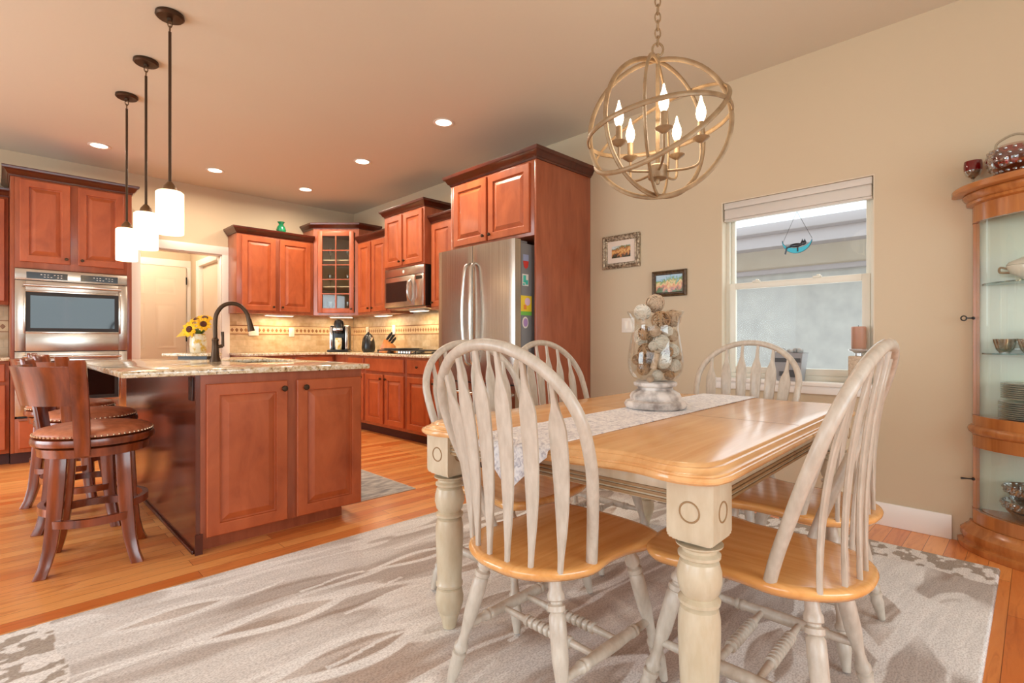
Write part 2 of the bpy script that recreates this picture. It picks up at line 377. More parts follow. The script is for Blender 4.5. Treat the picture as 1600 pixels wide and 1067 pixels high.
def copy_thing(o, loc, rz, label, group=None):
    def rec(a, par):
        c = a.copy(); COL.objects.link(c)
        if par is not None: c.parent = par
        for ch in list(a.children): rec(ch, c)
        return c
    r = rec(o, None); r.location = loc; r.rotation_euler = (0, 0, rz); r['label'] = label
    if group: r['group'] = group
    return r
def struct(o): o['kind'] = 'structure'; return o
def catmull(P, n=8, closed=False):
    P = [Vector(p) for p in P]; out = []; N = len(P)
    for i in range(N if closed else N - 1):
        g = lambda k: P[k % N] if closed else P[min(max(k, 0), N - 1)]
        a, b, c, d = g(i - 1), g(i), g(i + 1), g(i + 2)
        for j in range(n):
            t = j / n
            out.append(0.5 * ((2 * b) + (c - a) * t + (2 * a - 5 * b + 4 * c - d) * t * t + (3 * b - a - 3 * c + d) * t ** 3))
    if not closed: out.append(P[-1])
    return out

# ================================================================== setting
T = 0.12
struct(MB().box(XL - T, YF - T, -0.1, XB + T, 8.6, 0).build('floor', 'floor', smooth=0))
struct(MB().box(XL - T, YF - T, H, XB + T, YA + T, H + 0.1).build('ceiling', 'ceil', smooth=0))
WY0, WY1, WZ0, WZ1 = 0.665, 1.56, 0.80, 2.02          # dining window opening
m = MB()
m.box(XB, YF - T, 0, XB + T, WY0, H); m.box(XB, WY1, 0, XB + T, YA + T, H)
m.box(XB, WY0, 0, XB + T, WY1, WZ0 - 0.045); m.box(XB, WY0, WZ1, XB + T, WY1, H)
struct(m.build('wall_right', 'wall', smooth=0))
DX0, DX1, DZ = 1.11, 1.915, 2.08                      # doorway in the kitchen wall
m = MB()
m.box(XL - T, YA, 0, DX0, YA + T, H); m.box(DX1, YA, 0, XB, YA + T, H); m.box(DX0, YA, DZ, DX1, YA + T, H)
struct(m.build('wall_back', 'wall', smooth=0))
m = MB()   # wall behind the camera with a wide window opening
m.box(XL, YF - T, 0, -1.1, YF, H); m.box(2.3, YF - T, 0, XB, YF, H); m.box(-1.1, YF - T, 0, 2.3, YF, 0.5); m.box(-1.1, YF - T, 2.4, 2.3, YF, H)
struct(m.build('wall_front', 'wall', smooth=0))
m = MB()
m.box(XL - T, YF - T, 0, XL, -1.4, H); m.box(XL - T, 1.8, 0, XL, 3.1, H); m.box(XL - T, 5.7, 0, XL, YA, H); m.box(XL - T, -1.4, 2.3, XL, 1.8, H); m.box(XL - T, -1.4, 0, XL, 1.8, 0.2); m.box(XL - T, 3.1, 2.2, XL, 5.7, H); m.box(XL - T, 3.1, 0, XL, 5.7, 0.15)
struct(m.build('wall_left', 'wall', smooth=0))
# hallway beyond the doorway
HY = 8.2
m = MB(); m.box(DX1, YA + T, 0, DX1 + 0.1, 6.96, 2.45); m.box(DX1, 7.85, 0, DX1 + 0.1, HY, 2.45); m.box(DX1, 6.96, 2.06, DX1 + 0.1, 7.85, 2.45)
m.box(0.3, HY, 0, 2.3, HY + 0.1, 2.45); m.box(0.3, YA + T, 0, 0.4, HY, 2.45)
struct(m.build('wall_hallway', 'wall', smooth=0))
struct(MB().box(0.3, YA + T, 2.45, 2.3, HY + 0.1, 2.52).build('ceiling_hallway', 'ceil', smooth=0))
hl = thing('hallway_fill', 'added unseen ceiling light brightening the hallway beyond the doorway', 'ceiling light', (1.3, 7.5, 2.45))  # unseen fixture and lamp added to brighten the hallway
MB().lathe([(0.12, -0.001), (0.125, -0.02), (0.10, -0.06), (0.05, -0.08), (0.001, -0.085)], 28).build('glass_dome', 'shade', hl)
_l = bpy.data.lights.new('hall_fill', 'POINT'); _l.energy = 22; _l.color = (1, 0.87, 0.70); _l.shadow_soft_size = 0.1
_o = bpy.data.objects.new('hall_fill', _l); _o.location = (0, 0, -0.16); _o.parent = hl; COL.objects.link(_o)
def big_window(nm, p0, p1, z0, z1, axis, n):
    m = MB(); b = 0.05
    def seg(a0, a1, c0, c1):
        if axis == 'x': m.box(a0, YF - 0.10, c0, a1, YF - 0.06, c1)
        else: m.box(XL - 0.10, a0, c0, XL - 0.06, a1, c1)
    seg(p0, p1, z0, z0 + b); seg(p0, p1, z1 - b, z1)
    for i in range(n + 1):
        c = p0 + b / 2 + (p1 - p0 - b) * i / n; seg(c - b / 2, c + b / 2, z0 + b, z1 - b)
    if axis == 'x': seg(p0 + b, p1 - b, (z0 + z1) / 2 - b / 2, (z0 + z1) / 2 + b / 2) if False else None
    struct(m.build(nm, 'trim', smooth=0))
big_window('window_2', -1.1, 2.3, 0.5, 2.4, 'x', 3); big_window('window_3', -1.4, 1.8, 0.2, 2.3, 'y', 2); big_window('window_4', 3.1, 5.7, 0.15, 2.2, 'y', 2)  # the dining-side frame on the left wall fills the opening added for light
struct(MB().box(-14, -20, -0.3, 14, -3.7, -0.2).build('ground_lawn', 'lawn', smooth=0))
struct(MB().box(-20, -3.7, -0.3, -3.3, 14, -0.2).build('ground_yard', 'lawn', smooth=0))
_m = MB(); _rn = random.Random(8)
for _i in range(40): _m.sphere((-12 + 0.62 * _i, -9.0 + _rn.uniform(-.4, .4), 0.9 + _rn.uniform(-.2, .3)), 1.5 + _rn.uniform(-.2, .3), (1, .7, 1.15), 9)
struct(_m.build('ground_hedge', 'lawn', smooth=60))
# doorway casing
m = MB()
def casing(m, x0, x1, z1, y, wd=0.085, th=0.018):
    for a, b in ((x0 - wd, x0), (x1, x1 + wd)): m.box(a, y - th, 0, b, y, z1)
    m.box(x0 - wd - 0.012, y - th, z1, x1 + wd + 0.012, y, z1 + wd + 0.01)
casing(m, DX0, DX1, DZ, YA - 0.001)
m.box(DX0, YA, 0, DX0 + 0.012, YA + T, DZ); m.box(DX1 - 0.012, YA, 0, DX1, YA + T, DZ); m.box(DX0 + 0.012, YA, DZ - 0.012, DX1 - 0.012, YA + T, DZ)
struct(m.build('trim_1', 'trim', bevel=0.003))
# hallway door
def six_panel(m, x0, x1, z0, z1, y):
    m.box(x0, y, z0, x1, y + 0.035, z1)
    wv = x1 - x0; st = 0.11; mw = 0.10; pw = (wv - 2 * st - mw) / 2
    for z_0, z_1 in ((0.22, 0.80), (0.95, 1.55), (1.66, 1.90)):
        for k in (0, 1):
            a = x0 + st + k * (pw + mw)
            m.rects(a, a + pw, z0 + z_0, z0 + z_1, [(0, y), (0.0, y - 0.004), (0.012, y - 0.004), (0.02, y - 0.001), (0.035, y - 0.001), (0.05, y - 0.006)])
d = MB(); six_panel(d, 1.04, 1.85, 0.01, 2.05, HY - 0.04)
door1 = struct(d.build('door_1', 'door_white'))
m = MB()
for z in (0.25, 1.05, 1.82): m.box(1.846, HY - 0.055, z, 1.86, HY - 0.035, z + 0.1)
m.build('hinge', 'black', door1, label='black door hinges')
m = MB(); m.tube([(1.13, HY - 0.05, 1.90), (1.13, HY - 0.06, 1.68), (1.135, HY - 0.075, 1.62), (1.16, HY - 0.085, 1.60), (1.185, HY - 0.08, 1.63), (1.185, HY - 0.07, 1.72)], 0.008, 8); m.box(1.115, HY - 0.055, 1.85, 1.145, HY - 0.041, 1.92)
m.build('door_hook', 'bronze', door1, label='dark over-door hook')
m = MB(); m.box(1.86, HY - 0.012, 0, 1.914, HY - 0.0005, 2.06); m.box(0.95, HY - 0.012, 2.06, 1.914, HY - 0.0005, 2.15); m.box(0.95, HY - 0.012, 0, 1.03, HY - 0.0005, 2.06)
struct(m.build('trim_2', 'trim', bevel=0.003))
d = MB(); d.box(DX1 + 0.05, 6.985, 0.01, DX1 + 0.085, 7.83, 2.04)
struct(d.build('door_2', 'door_white'))
m = MB(); m.box(DX1 - 0.012, 7.80, 0, DX1 + 0.05, 7.90, 2.12); m.box(DX1 - 0.012, 6.99, 2.04, DX1 + 0.05, 7.80, 2.12)
struct(m.build('trim_3', 'trim', bevel=0.003))
# baseboards
m = MB(); m.prism_x([(0, 0), (0, 0.12), (0.006, 0.13), (0.014, 0.13), (0.014, 0)], 0, 1)
m = MB(); m.box(XB - 0.015, 0.32, 0, XB - 0.0005, 2.66, 0.13); m.box(XB - 0.015, YF, 0, XB - 0.0005, -0.85, 0.13)
struct(m.build('baseboard_right', 'trim', bevel=0.004))
m = MB(); m.box(XL, YF + 0.0005, 0, XB - 0.016, YF + 0.015, 0.13); struct(m.build('baseboard_front', 'trim', bevel=0.004))

# ------------------------------------------------------------------ dining window
wx = XB + 0.065
m = MB()
FR = 0.032
m.box(wx, WY0, WZ0, wx + 0.05, WY0 + FR, WZ1); m.box(wx, WY1 - FR, WZ0, wx + 0.05, WY1, WZ1)
m.box(wx, WY0 + FR, WZ0, wx + 0.05, WY1 - FR, WZ0 + 0.035); m.box(wx, WY0 + FR, WZ1 - FR, wx + 0.05, WY1 - FR, WZ1)
win = struct(m.build('window_1', 'vinyl', bevel=0.003))
def sash(name, y0, y1, z0, z1, x, b):
    m = MB(); m.box(x, y0, z0, x + 0.028, y0 + b, z1); m.box(x, y1 - b, z0, x + 0.028, y1, z1); m.box(x, y0 + b, z0, x + 0.028, y1 - b, z0 + b); m.box(x, y0 + b, z1 - b, x + 0.028, y1 - b, z1)
    s = m.build(name, 'vinyl', win, bevel=0.003)
    MB().box(x + 0.012, y0 + b, z0 + b, x + 0.016, y1 - b, z1 - b).build('glass_pane', 'pane', s, smooth=0, label='clear window glass')
    return s
sash('upper_sash', WY0 + FR, WY1 - FR, 1.43, WZ1 - FR, wx + 0.024, 0.026)
sash('lower_sash', WY0 + FR, WY1 - FR, WZ0 + 0.035, 1.455, wx - 0.006, 0.042)
m = MB()
for y in (0.95, 1.32): m.box(wx - 0.016, y, 1.452, wx - 0.004, y + 0.05, 1.464); m.box(wx - 0.02, y + 0.01, 1.464, wx + 0.004, y + 0.028, 1.472)
m.build('sash_lock', 'vinyl', win, bevel=0.002)
m = MB(); m.box(XB - 0.035, WY0 - 0.05, WZ0 - 0.026, XB + 0.064, WY1 + 0.05, WZ0); m.box(XB - 0.02, WY0 - 0.035, WZ0 - 0.075, XB - 0.001, WY1 + 0.035, WZ0 - 0.026)
struct(m.build('window_sill', 'trim', bevel=0.004))
m = MB(); m.box(XB + 0.001, WY0, WZ0, wx, WY0 + 0.006, WZ1); m.box(XB + 0.001, WY1 - 0.006, WZ0, wx, WY1, WZ1); m.box(XB + 0.001, WY0 + 0.006, WZ1 - 0.006, wx, WY1 - 0.006, WZ1)
struct(m.build('trim_4', 'drywall_ret', smooth=0))
bl = thing('window_blind', 'pale fabric roller blind raised at the top of the dining window', 'blind', (XB + 0.03, 1.1125, 1.885))
m = MB(); m.box(-0.02, -0.435, 0.085, 0.022, 0.435, 0.128); m.build('headrail', 'blind', bl, bevel=0.004)
m = MB(); m.box(-0.014, -0.432, 0.0785, 0.016, 0.432, 0.0845); m.box(-0.018, -0.432, 0.015, 0.018, 0.432, 0.078)
m.build('folded_fabric', 'blind', bl, bevel=0.004)
MB().box(-0.018, -0.434, 0, 0.02, 0.434, 0.014).build('bottom_rail', 'blind', bl, bevel=0.003)

# ------------------------------------------------------------------ neighbour house outside
nb = thing('neighbour_house', 'pale stucco house wall with eave seen through the dining window', 'house', (7.0, 3.0, -1.0))
MB().box(0, -9, 0, 0.3, 9, 2.90).build('stucco_wall', 'stucco', nb, smooth=0)
MB().box(-0.02, -9, 2.96, 0.3, 9, 3.22).build('upper_wall', 'stucco_up', nb, smooth=0)
MB().box(-0.06, -9, 2.90, 0.3, 9, 2.96).build('trim_band', 'fascia', nb, bevel=0.01)
MB().box(-0.5, -9, 3.21, 0.3, 9, 3.24).build('soffit', 'fascia', nb, smooth=0)
m = MB(); m.box(-0.54, -9, 3.16, -0.5, 9, 3.40); m.build('fascia_board', 'fascia', nb, bevel=0.006)
m = MB(); m.prism_y([(-0.54, 3.30), (-0.62, 3.32), (-0.64, 3.42), (-0.54, 3.42)], -9, 9); m.build('gutter', 'fascia', nb, bevel=0.006)
m = MB(); m.prism_y([(-0.56, 3.40), (-0.50, 3.44), (3.0, 3.9), (3.0, 3.8)], -9, 9); m.build('roof', 'ground', nb, smooth=0)
struct(MB().box(3.9, -12, -1.1, 12, 14, -1.0).build('ground', 'ground', smooth=0))

# ================================================================== kitchen cabinetry
def door_mesh(x0, x1, z0, z1, y, glass=False):
    m = MB()
    if glass:
        m.rects(x0, x1, z0, z1, [(0, y), (0, y - 0.016), (0.004, y - 0.02), (0.056, y - 0.02), (0.062, y - 0.012), (0.062, y)]) if False else None
        b = 0.058
        m.box(x0, y - 0.02, z0, x0 + b, y, z1); m.box(x1 - b, y - 0.02, z0, x1, y, z1)
        m.box(x0 + b, y - 0.02, z0, x1 - b, y, z0 + b); m.box(x0 + b, y - 0.02, z1 - b, x1 - b, y, z1)
        return m
    w_ = x1 - x0; s = min(0.056, w_ * 0.2)
    m.rects(x0, x1, z0, z1, [(0, y), (0, y - 0.016), (0.004, y - 0.02), (s, y - 0.02), (s + 0.003, y - 0.0185), (s + 0.006, y - 0.008), (s + 0.012, y - 0.007), (s + 0.040, y - 0.0175), (s + 0.044, y - 0.0185)])
    return m
def slab_mesh(x0, x1, z0, z1, y):
    m = MB(); m.rects(x0, x1, z0, z1, [(0, y), (0, y - 0.013), (0.007, y - 0.02)]); return m
def knob(parent, x, z, y, r=0.0135):
    m = MB(); m.lathe([(0.006, 0), (0.0055, 0.010), (r, 0.014), (r, 0.021), (r * 0.8, 0.025), (0.001, 0.026)], 14, m=Matrix.Translation((x, y, z)) @ Matrix.Rotation(PI / 2, 4, 'X'))
    return m.build('knob', 'bronze', parent, label='dark bronze knob')
CROWN = [(0, 0), (0.006, 0), (0.010, 0.012), (0.020, 0.018), (0.034, 0.044), (0.048, 0.052), (0.052, 0.066), (0.052, 0.075), (0, 0.075)]
def crown(parent, path, z, sc=1.0):
    m = MB(); m.sweep(path, [(a * sc, z + b * sc) for a, b in CROWN])
    xs = [p[0] for p in path]; ys = [p[1] for p in path]
    m.prism(path, z + 0.01, z + 0.07 * sc)
    return m.build('crown_molding', 'cherry_dark', parent, label='dark cherry crown molding')
def cab_doors(c, doors, y):
    for (x0, x1, z0, z1, side) in doors:
        d = door_mesh(x0, x1, z0, z1, y).build('door', 'cherry', c, smooth=14)
        if side:
            kx = x1 - 0.028 if 'r' in side else x0 + 0.028
            kz = z0 + 0.045 if 'b' in side else z1 - 0.045
            knob(d, kx, kz, y - 0.02)
def upper_cab(label, loc, rz, w_, d, h, doors, cpath=None, name='upper_cabinet', mat='cherry_frame'):
    c = thing(name, label, 'cabinet', loc, rz, 'cherry wall cabinets')
    MB().box(0, -d, 0, w_, -0.001, h).build('cabinet_body', mat, c, bevel=0.002)
    cab_doors(c, doors, -d)
    if cpath: crown(c, cpath, h)
    return c
def base_cab(label, loc, rz, w_, d, doors, drawers, name='base_cabinet'):
    c = thing(name, label, 'cabinet', loc, rz, 'cherry base cabinets')
    MB().box(0, -d, 0.10, w_, -0.001, 0.884).build('cabinet_body', 'cherry_frame', c, bevel=0.002)
    MB().box(0, -d + 0.07, 0, w_, -0.001, 0.10).build('toe_kick', 'toe', c, smooth=0)
    cab_doors(c, doors, -d)
    for (x0, x1, z0, z1, k) in drawers:
        dr = slab_mesh(x0, x1, z0, z1, -d).build('drawer', 'cherry', c)
        if k: knob(dr, (x0 + x1) / 2, (z0 + z1) / 2, -d - 0.02)
    return c
RB = -PI / 2      # cabinets against the right wall
GAP = 0.002
# tall oven tower (x .095-.935, front y 6.12)
TW = thing('oven_tower_cabinet', 'tall cherry cabinet housing the double wall oven left of the doorway', 'cabinet', (0.095, YA - GAP, 0))
tw, td = 0.84, YA - GAP - 6.12
m = MB(); m.box(0, -td, 0.10, 0.027, 0, 2.455); m.box(tw - 0.039, -td, 0.10, tw, 0, 2.455); m.box(0.027, -td, 1.68, tw - 0.039, 0, 2.455); m.box(0.027, -td, 0.10, tw - 0.039, 0, 0.39)
m.build('cabinet_body', 'cherry_frame', TW, bevel=0.002)
MB().box(0.0, -td + 0.06, 0, tw, 0, 0.10).build('toe_kick', 'toe', TW, smooth=0)
cab_doors(TW, [(0.058, 0.388, 1.735, 2.44, 'rb'), (0.442, 0.775, 1.735, 2.44, 'lb')], -td)
dr = slab_mesh(0.05, 0.79, 0.135, 0.37, -td).build('drawer', 'cherry', TW); knob(dr, 0.22, 0.25, -td - 0.02); knob(dr, 0.62, 0.25, -td - 0.02)
crown(TW, [(0, 0), (0, -td), (tw, -td), (tw, 0)], 2.455, 1.05)
# double oven
OV = thing('double_wall_oven', 'stainless steel double wall oven in the tall cherry cabinet', 'oven', (0.124, 6.12, 0.392))
ow, oh = 0.770, 1.284
MB().box(0.01, 0.002, 0.002, ow - 0.01, 0.55, oh - 0.004).build('oven_body', 'black', OV, smooth=0)
MB().box(-0.002, -0.022, oh - 0.098, ow + 0.002, 0.0, oh - 0.002).build('control_panel', 'steel_b', OV, bevel=0.004)
cp = [o for o in OV.children if o.name.startswith('control_panel')][0]
for a, b in ((0.07, 0.34), (0.43, 0.70)):
    dsp = MB().box(a, -0.0235, oh - 0.082, b, -0.0215, oh - 0.026).build('display', 'screen', cp, smooth=0, label='dark touch display with white symbols')
    mm = MB()
    for i in range(7):
        for j in range(2):
            if (i + j * 3) % 4 == 3: continue
            x = a + 0.09 + i * 0.022; mm.box(x, -0.0242, oh - 0.048 - j * 0.02, x + 0.011, -0.0236, oh - 0.042 - j * 0.02)
    mm.build('symbols', 'white_mark', dsp, smooth=0)
def oven_door(z0, z1, wz0, wz1):
    m = MB(); x0, x1 = -0.002, ow + 0.002; y0 = -0.035
    a, b = 0.065, ow - 0.065
    m.box(x0, y0, z0, a, 0.0, z1); m.box(b, y0, z0, x1, 0.0, z1); m.box(a, y0, z0, b, 0.0, wz0); m.box(a, y0, wz1, b, 0.0, z1)
    d = m.build('oven_door', 'steel_b', OV, bevel=0.003)
    m = MB(); m.box(a + 0.001, y0 + 0.006, wz0 + 0.001, b - 0.001, -0.004, wz1 - 0.001); m.build('oven_window', 'black_gloss', d, smooth=0, label='dark glass oven window')
    m = MB(); q = 0.03; yy = y0 + 0.0045  # matte black ring added to keep the reflection dark at the glass edge
    m.box(a + 0.001, yy, wz0 + 0.001, a + q, y0 + 0.0058, wz1 - 0.001); m.box(b - q, yy, wz0 + 0.001, b - 0.001, y0 + 0.0058, wz1 - 0.001); m.box(a + q, yy, wz0 + 0.001, b - q, y0 + 0.0058, wz0 + q); m.box(a + q, yy, wz1 - q, b - q, y0 + 0.0058, wz1 - 0.001)
    m.build('window_border', 'iron', d, smooth=0, label='matte black ring around the oven glass')
    m = MB()
    for q in range(2):
        pass
    fr = MB(); r_ = 0.016
    fr.box(a, y0 - 0.003, wz1, b, y0, wz1 + r_); fr.box(a, y0 - 0.003, wz0 - r_, b, y0, wz0); fr.box(a - r_, y0 - 0.003, wz0 - r_, a, y0, wz1 + r_); fr.box(b, y0 - 0.003, wz0 - r_, b + r_, y0, wz1 + r_)
    fr.build('window_bezel', 'steel_bar', d, bevel=0.002, label='raised steel window bezel')
    m = MB(); zz = z1 - 0.04
    m.tube([(0.05, -0.072, zz), (ow - 0.05, -0.072, zz)], 0.011, 14); m.tube([(0.075, -0.036, zz), (0.075, -0.072, zz)], 0.009, 10); m.tube([(ow - 0.075, -0.036, zz), (ow - 0.075, -0.072, zz)], 0.009, 10)
    m.build('handle', 'steel_bar', d, label='round steel bar handle')
oven_door(0.575, oh - 0.104, 0.745, 1.085)
oven_door(0.02, 0.568, 0.14, 0.485)
# units left of the tower
c = upper_cab('cherry wall cabinet cut by the left photo edge beside oven tower', (-0.70, YA - GAP, 1.38), 0, 0.79, 0.33, 0.96, [(0.03, 0.385, 0.03, 0.94, 'rb'), (0.405, 0.765, 0.03, 0.94, 'lb')], [(0, 0), (0, -0.33), (0.788, -0.33), (0.788, 0)])
c = base_cab('cherry base cabinet at the left photo edge beside oven tower', (-0.70, YA - GAP, 0), 0, 0.79, 0.67, [(0.03, 0.385, 0.135, 0.68, 'rt'), (0.405, 0.765, 0.135, 0.68, 'lt')], [(0.03, 0.765, 0.71, 0.86, True)])
cl = MB().box(-0.72, YA - 0.71, 0.8845, 0.094, YA - GAP, 0.915).build('countertop', 'granite', bevel=0.006); tag(cl, 'short granite countertop left of the oven tower', 'countertop')
# upper cabinets on the back wall (x 2.0-2.90)
ux0 = 1.985
c = upper_cab('two-door cherry wall cabinet right of the doorway under the green vase', (ux0, YA - GAP, 1.385), 0, 0.905, 0.31, 0.925, [(0.055, 0.435, 0.035, 0.905, 'rb'), (0.485, 0.865, 0.035, 0.905, 'lb')], [(0, 0), (0, -0.31), (0.905, -0.31)])
# corner cabinet with glass door
c0 = (2.895, YA - 0.31); c1 = (XB - 0.31, YA - 0.72)
CC = thing('corner_cabinet', 'taller corner cherry cabinet with a gridded glass door', 'cabinet', (0, 0, 1.385))
cz = 1.10
poly = [(2.895, YA - GAP), c0, c1, (XB - GAP, YA - 0.72), (XB - GAP, YA - GAP)]
def lerp2(a, b, t): return (a[0] + (b[0] - a[0]) * t, a[1] + (b[1] - a[1]) * t)
ddx, ddy = c1[0] - c0[0], c1[1] - c0[1]; DL = math.hypot(ddx, ddy); ux, uy = ddx / DL, ddy / DL; nx, ny = uy, -ux
def dpt(s, o): return (c0[0] + ux * s + nx * o, c0[1] + uy * s + ny * o)   # along the diagonal front, o outward
m = MB()
m.prism(poly, 0, 0.02); m.prism(poly, cz - 0.02, cz)
m.prism([poly[0], c0, (c0[0] + 0.018, c0[1]), (poly[0][0] + 0.018, poly[0][1])], 0.02, cz - 0.02)
m.prism([c1, poly[3], (poly[3][0], poly[3][1] + 0.018), (c1[0], c1[1] + 0.018)], 0.02, cz - 0.02)
mi = MB(); mi.prism([(2.913, YA - 0.012), (XB - 0.012, YA - 0.012), (XB - 0.012, YA - 0.003), (2.913, YA - 0.003)], 0.02, cz - 0.02)
mi.prism([(XB - 0.012, YA - 0.70), (XB - 0.003, YA - 0.70), (XB - 0.003, YA - 0.013), (XB - 0.012, YA - 0.013)], 0.02, cz - 0.02)
for s0, s1 in ((0, 0.05), (DL - 0.05, DL)): m.prism([dpt(s0, 0), dpt(s1, 0), dpt(s1, -0.02), dpt(s0, -0.02)], 0.02, cz - 0.02)
m.prism([dpt(0.05, 0), dpt(DL - 0.05, 0), dpt(DL - 0.05, -0.02), dpt(0.05, -0.02)], 0.02, 0.04); m.prism([dpt(0.05, 0), dpt(DL - 0.05, 0), dpt(DL - 0.05, -0.02), dpt(0.05, -0.02)], cz - 0.05, cz - 0.02)
m.build('cabinet_body', 'cherry_frame', CC, smooth=0)
mi.build('interior_back', 'interior', CC, smooth=0, label='pale cabinet interior')
MZ = Matrix.Translation((c0[0], c0[1], 0)) @ Matrix.Rotation(math.atan2(uy, ux), 4, 'Z')
dm = door_mesh(0.06, DL - 0.06, 0.03, cz - 0.03, 0, True); dm.v = [tuple(MZ @ Vector(p)) for p in dm.v]
gd = dm.build('glass_door', 'cherry', CC, bevel=0.003)
gx0, gx1 = 0.118, DL - 0.118
mm = MB(); mm.box((gx0 + gx1) / 2 - 0.007, -0.017, 0.088, (gx0 + gx1) / 2 + 0.007, -0.004, cz - 0.088, MZ)
for k in range(1, 5): zz = 0.088 + (cz - 0.176) * k / 5; mm.box(gx0, -0.0165, zz - 0.006, gx1, -0.0045, zz + 0.006, MZ)
mm.build('muntins', 'cherry', gd, smooth=0)
MB().box(gx0, -0.003, 0.088, gx1, -0.001, cz - 0.088, MZ).build('glass_pane', 'curio_glass', gd, smooth=0)
kn = MB(); kn.lathe([(0.006, 0), (0.0055, 0.010), (0.0135, 0.014), (0.0135, 0.021), (0.001, 0.026)], 14, m=MZ @ Matrix.Translation((DL - 0.09, -0.02, 0.08)) @ Matrix.Rotation(PI / 2, 4, 'X')); kn.build('knob', 'bronze', gd)
m = MB(); ip = [(2.914, YA - 0.013), (2.914, YA - 0.315), dpt(0.03, -0.022), dpt(DL - 0.03, -0.022), (XB - 0.32, YA - 0.70), (XB - 0.013, YA - 0.70), (XB - 0.013, YA - 0.013)]
for zz in (0.36, 0.70): m.prism(ip, zz, zz + 0.014)
m.build('shelf', 'interior', CC, smooth=0)
crown(CC, [poly[0], c0, c1, poly[3]], cz)
# right-wall uppers : local x runs towards the camera
def rw(y, z=0): return (XB - GAP, y, z)
c = upper_cab('two-door cherry wall cabinet between the corner cabinet and the microwave', rw(6.105, 1.385), RB, 0.765, 0.32, 0.915, [(0.03, 0.325, 0.03, 0.895, 'rb'), (0.365, 0.69, 0.03, 0.895, 'lb')], [(0, -0.32), (0.765, -0.32)])
c = upper_cab('raised two-door cherry cabinet above the microwave', rw(5.335, 1.872), RB, 0.79, 0.40, 0.605, [(0.03, 0.375, 0.02, 0.585, 'rb'), (0.415, 0.765, 0.02, 0.585, 'lb')], [(0, 0), (0, -0.40), (0.79, -0.40), (0.79, 0)])
c = upper_cab('narrow cherry wall cabinet between the microwave and the refrigerator', rw(4.54, 1.385), RB, 0.805, 0.32, 0.915, [(0.03, 0.375, 0.03, 0.895, 'lb'), (0.415, 0.775, 0.03, 0.895, 'rb')], [(0, -0.32), (0.805, -0.32)])
# microwave
MW = thing('microwave', 'stainless over-the-range microwave under the raised cabinet', 'microwave', rw(5.325, 1.432), RB)
MB().box(0, -0.38, 0, 0.77, 0, 0.436).build('microwave_body', 'black', MW, bevel=0.003)
MB().box(0, -0.402, 0.345, 0.77, -0.381, 0.436).build('vent_panel', 'steel_b', MW, bevel=0.003)
dd = MB(); dd.box(0.0, -0.408, 0.004, 0.60, -0.381, 0.340); d = dd.build('microwave_door', 'steel_b', MW, bevel=0.005)
MB().box(0.035, -0.4095, 0.06, 0.46, -0.4075, 0.285).build('door_window', 'screen', d, smooth=0, label='dark microwave window')
MB().tube([(0.535, -0.408, 0.05), (0.535, -0.445, 0.09), (0.535, -0.452, 0.17), (0.535, -0.445, 0.25), (0.535, -0.408, 0.29)], 0.012, 12).build('handle', 'steel_bar', d)
pn = MB().box(0.603, -0.408, 0.004, 0.77, -0.381, 0.340).build('control_panel', 'steel_b', MW, bevel=0.003)
m = MB(); m.box(0.63, -0.4095, 0.285, 0.745, -0.4075, 0.32)
m.build('display', 'screen', pn, smooth=0)
m = MB(); m.lathe([(0.018, 0), (0.018, 0.002), (0.001, 0.0025)], 20, m=Matrix.Translation((0.385, -0.402, 0.39)) @ Matrix.Rotation(PI / 2, 4, 'X')); m.build('badge', 'white_mark', MW)
MB().box(0.02, -0.36, -0.02, 0.75, -0.05, -0.001).build('hood_underside', 'steel_b', MW, smooth=0)
# refrigerator cabinet
FC = thing('refrigerator_cabinet', 'tall cherry surround with two doors above the refrigerator', 'cabinet', rw(3.735), RB)
fw, fd = 1.045, XB - GAP - 2.93
m = MB(); m.box(fw - 0.02, -fd, 0, fw, 0, 2.445); m.box(0, -fd, 0, 0.02, 0, 2.445); m.box(0.02, -fd, 1.865, fw - 0.02, 0, 2.445)
m.build('cabinet_body', 'cherry_frame', FC, bevel=0.002)
cab_doors(FC, [(0.06, 0.49, 1.89, 2.425, 'rb'), (0.515, 0.985, 1.89, 2.425, 'lb')], -fd)
crown(FC, [(0, 0), (0, -fd), (fw, -fd), (fw, 0)], 2.445, 1.1)
# refrigerator
RF = thing('refrigerator', 'stainless french-door refrigerator with gray sides', 'refrigerator', rw(3.700), RB)
rw_, rd = 0.945, XB - GAP - 2.76
MB().box(0.004, -rd + 0.075, 0.02, rw_ - 0.004, -0.03, 1.80).build('refrigerator_body', 'fridge_side', RF, bevel=0.006, label='matte gray refrigerator body')
def fdoor(name, x0, x1, z0, z1, bulge=0.012):
    m = MB(); n = 14; P = []
    full = rw_
    for i in range(n + 1):
        x = x0 + (x1 - x0) * i / n; u_ = (x / full - 0.5) * 2
        e = min(1, min(i, n - i) / 1.0)
        P.append((x, -rd - bulge * (1 - u_ * u_) + (0.006 if i in (0, n) else 0)))
    P += [(x1, -rd + 0.068), (x0, -rd + 0.068)]
    m.prism(P, z0, z1); return m.build(name, 'steel', RF, bevel=0.0, smooth=30)
dl = fdoor('refrigerator_door', 0, rw_ / 2 - 0.0025, 0.725, 1.825); dr_ = fdoor('refrigerator_door', rw_ / 2 + 0.0025, rw_, 0.725, 1.825); fz = fdoor('freezer_drawer', 0, rw_, 0.09, 0.715)
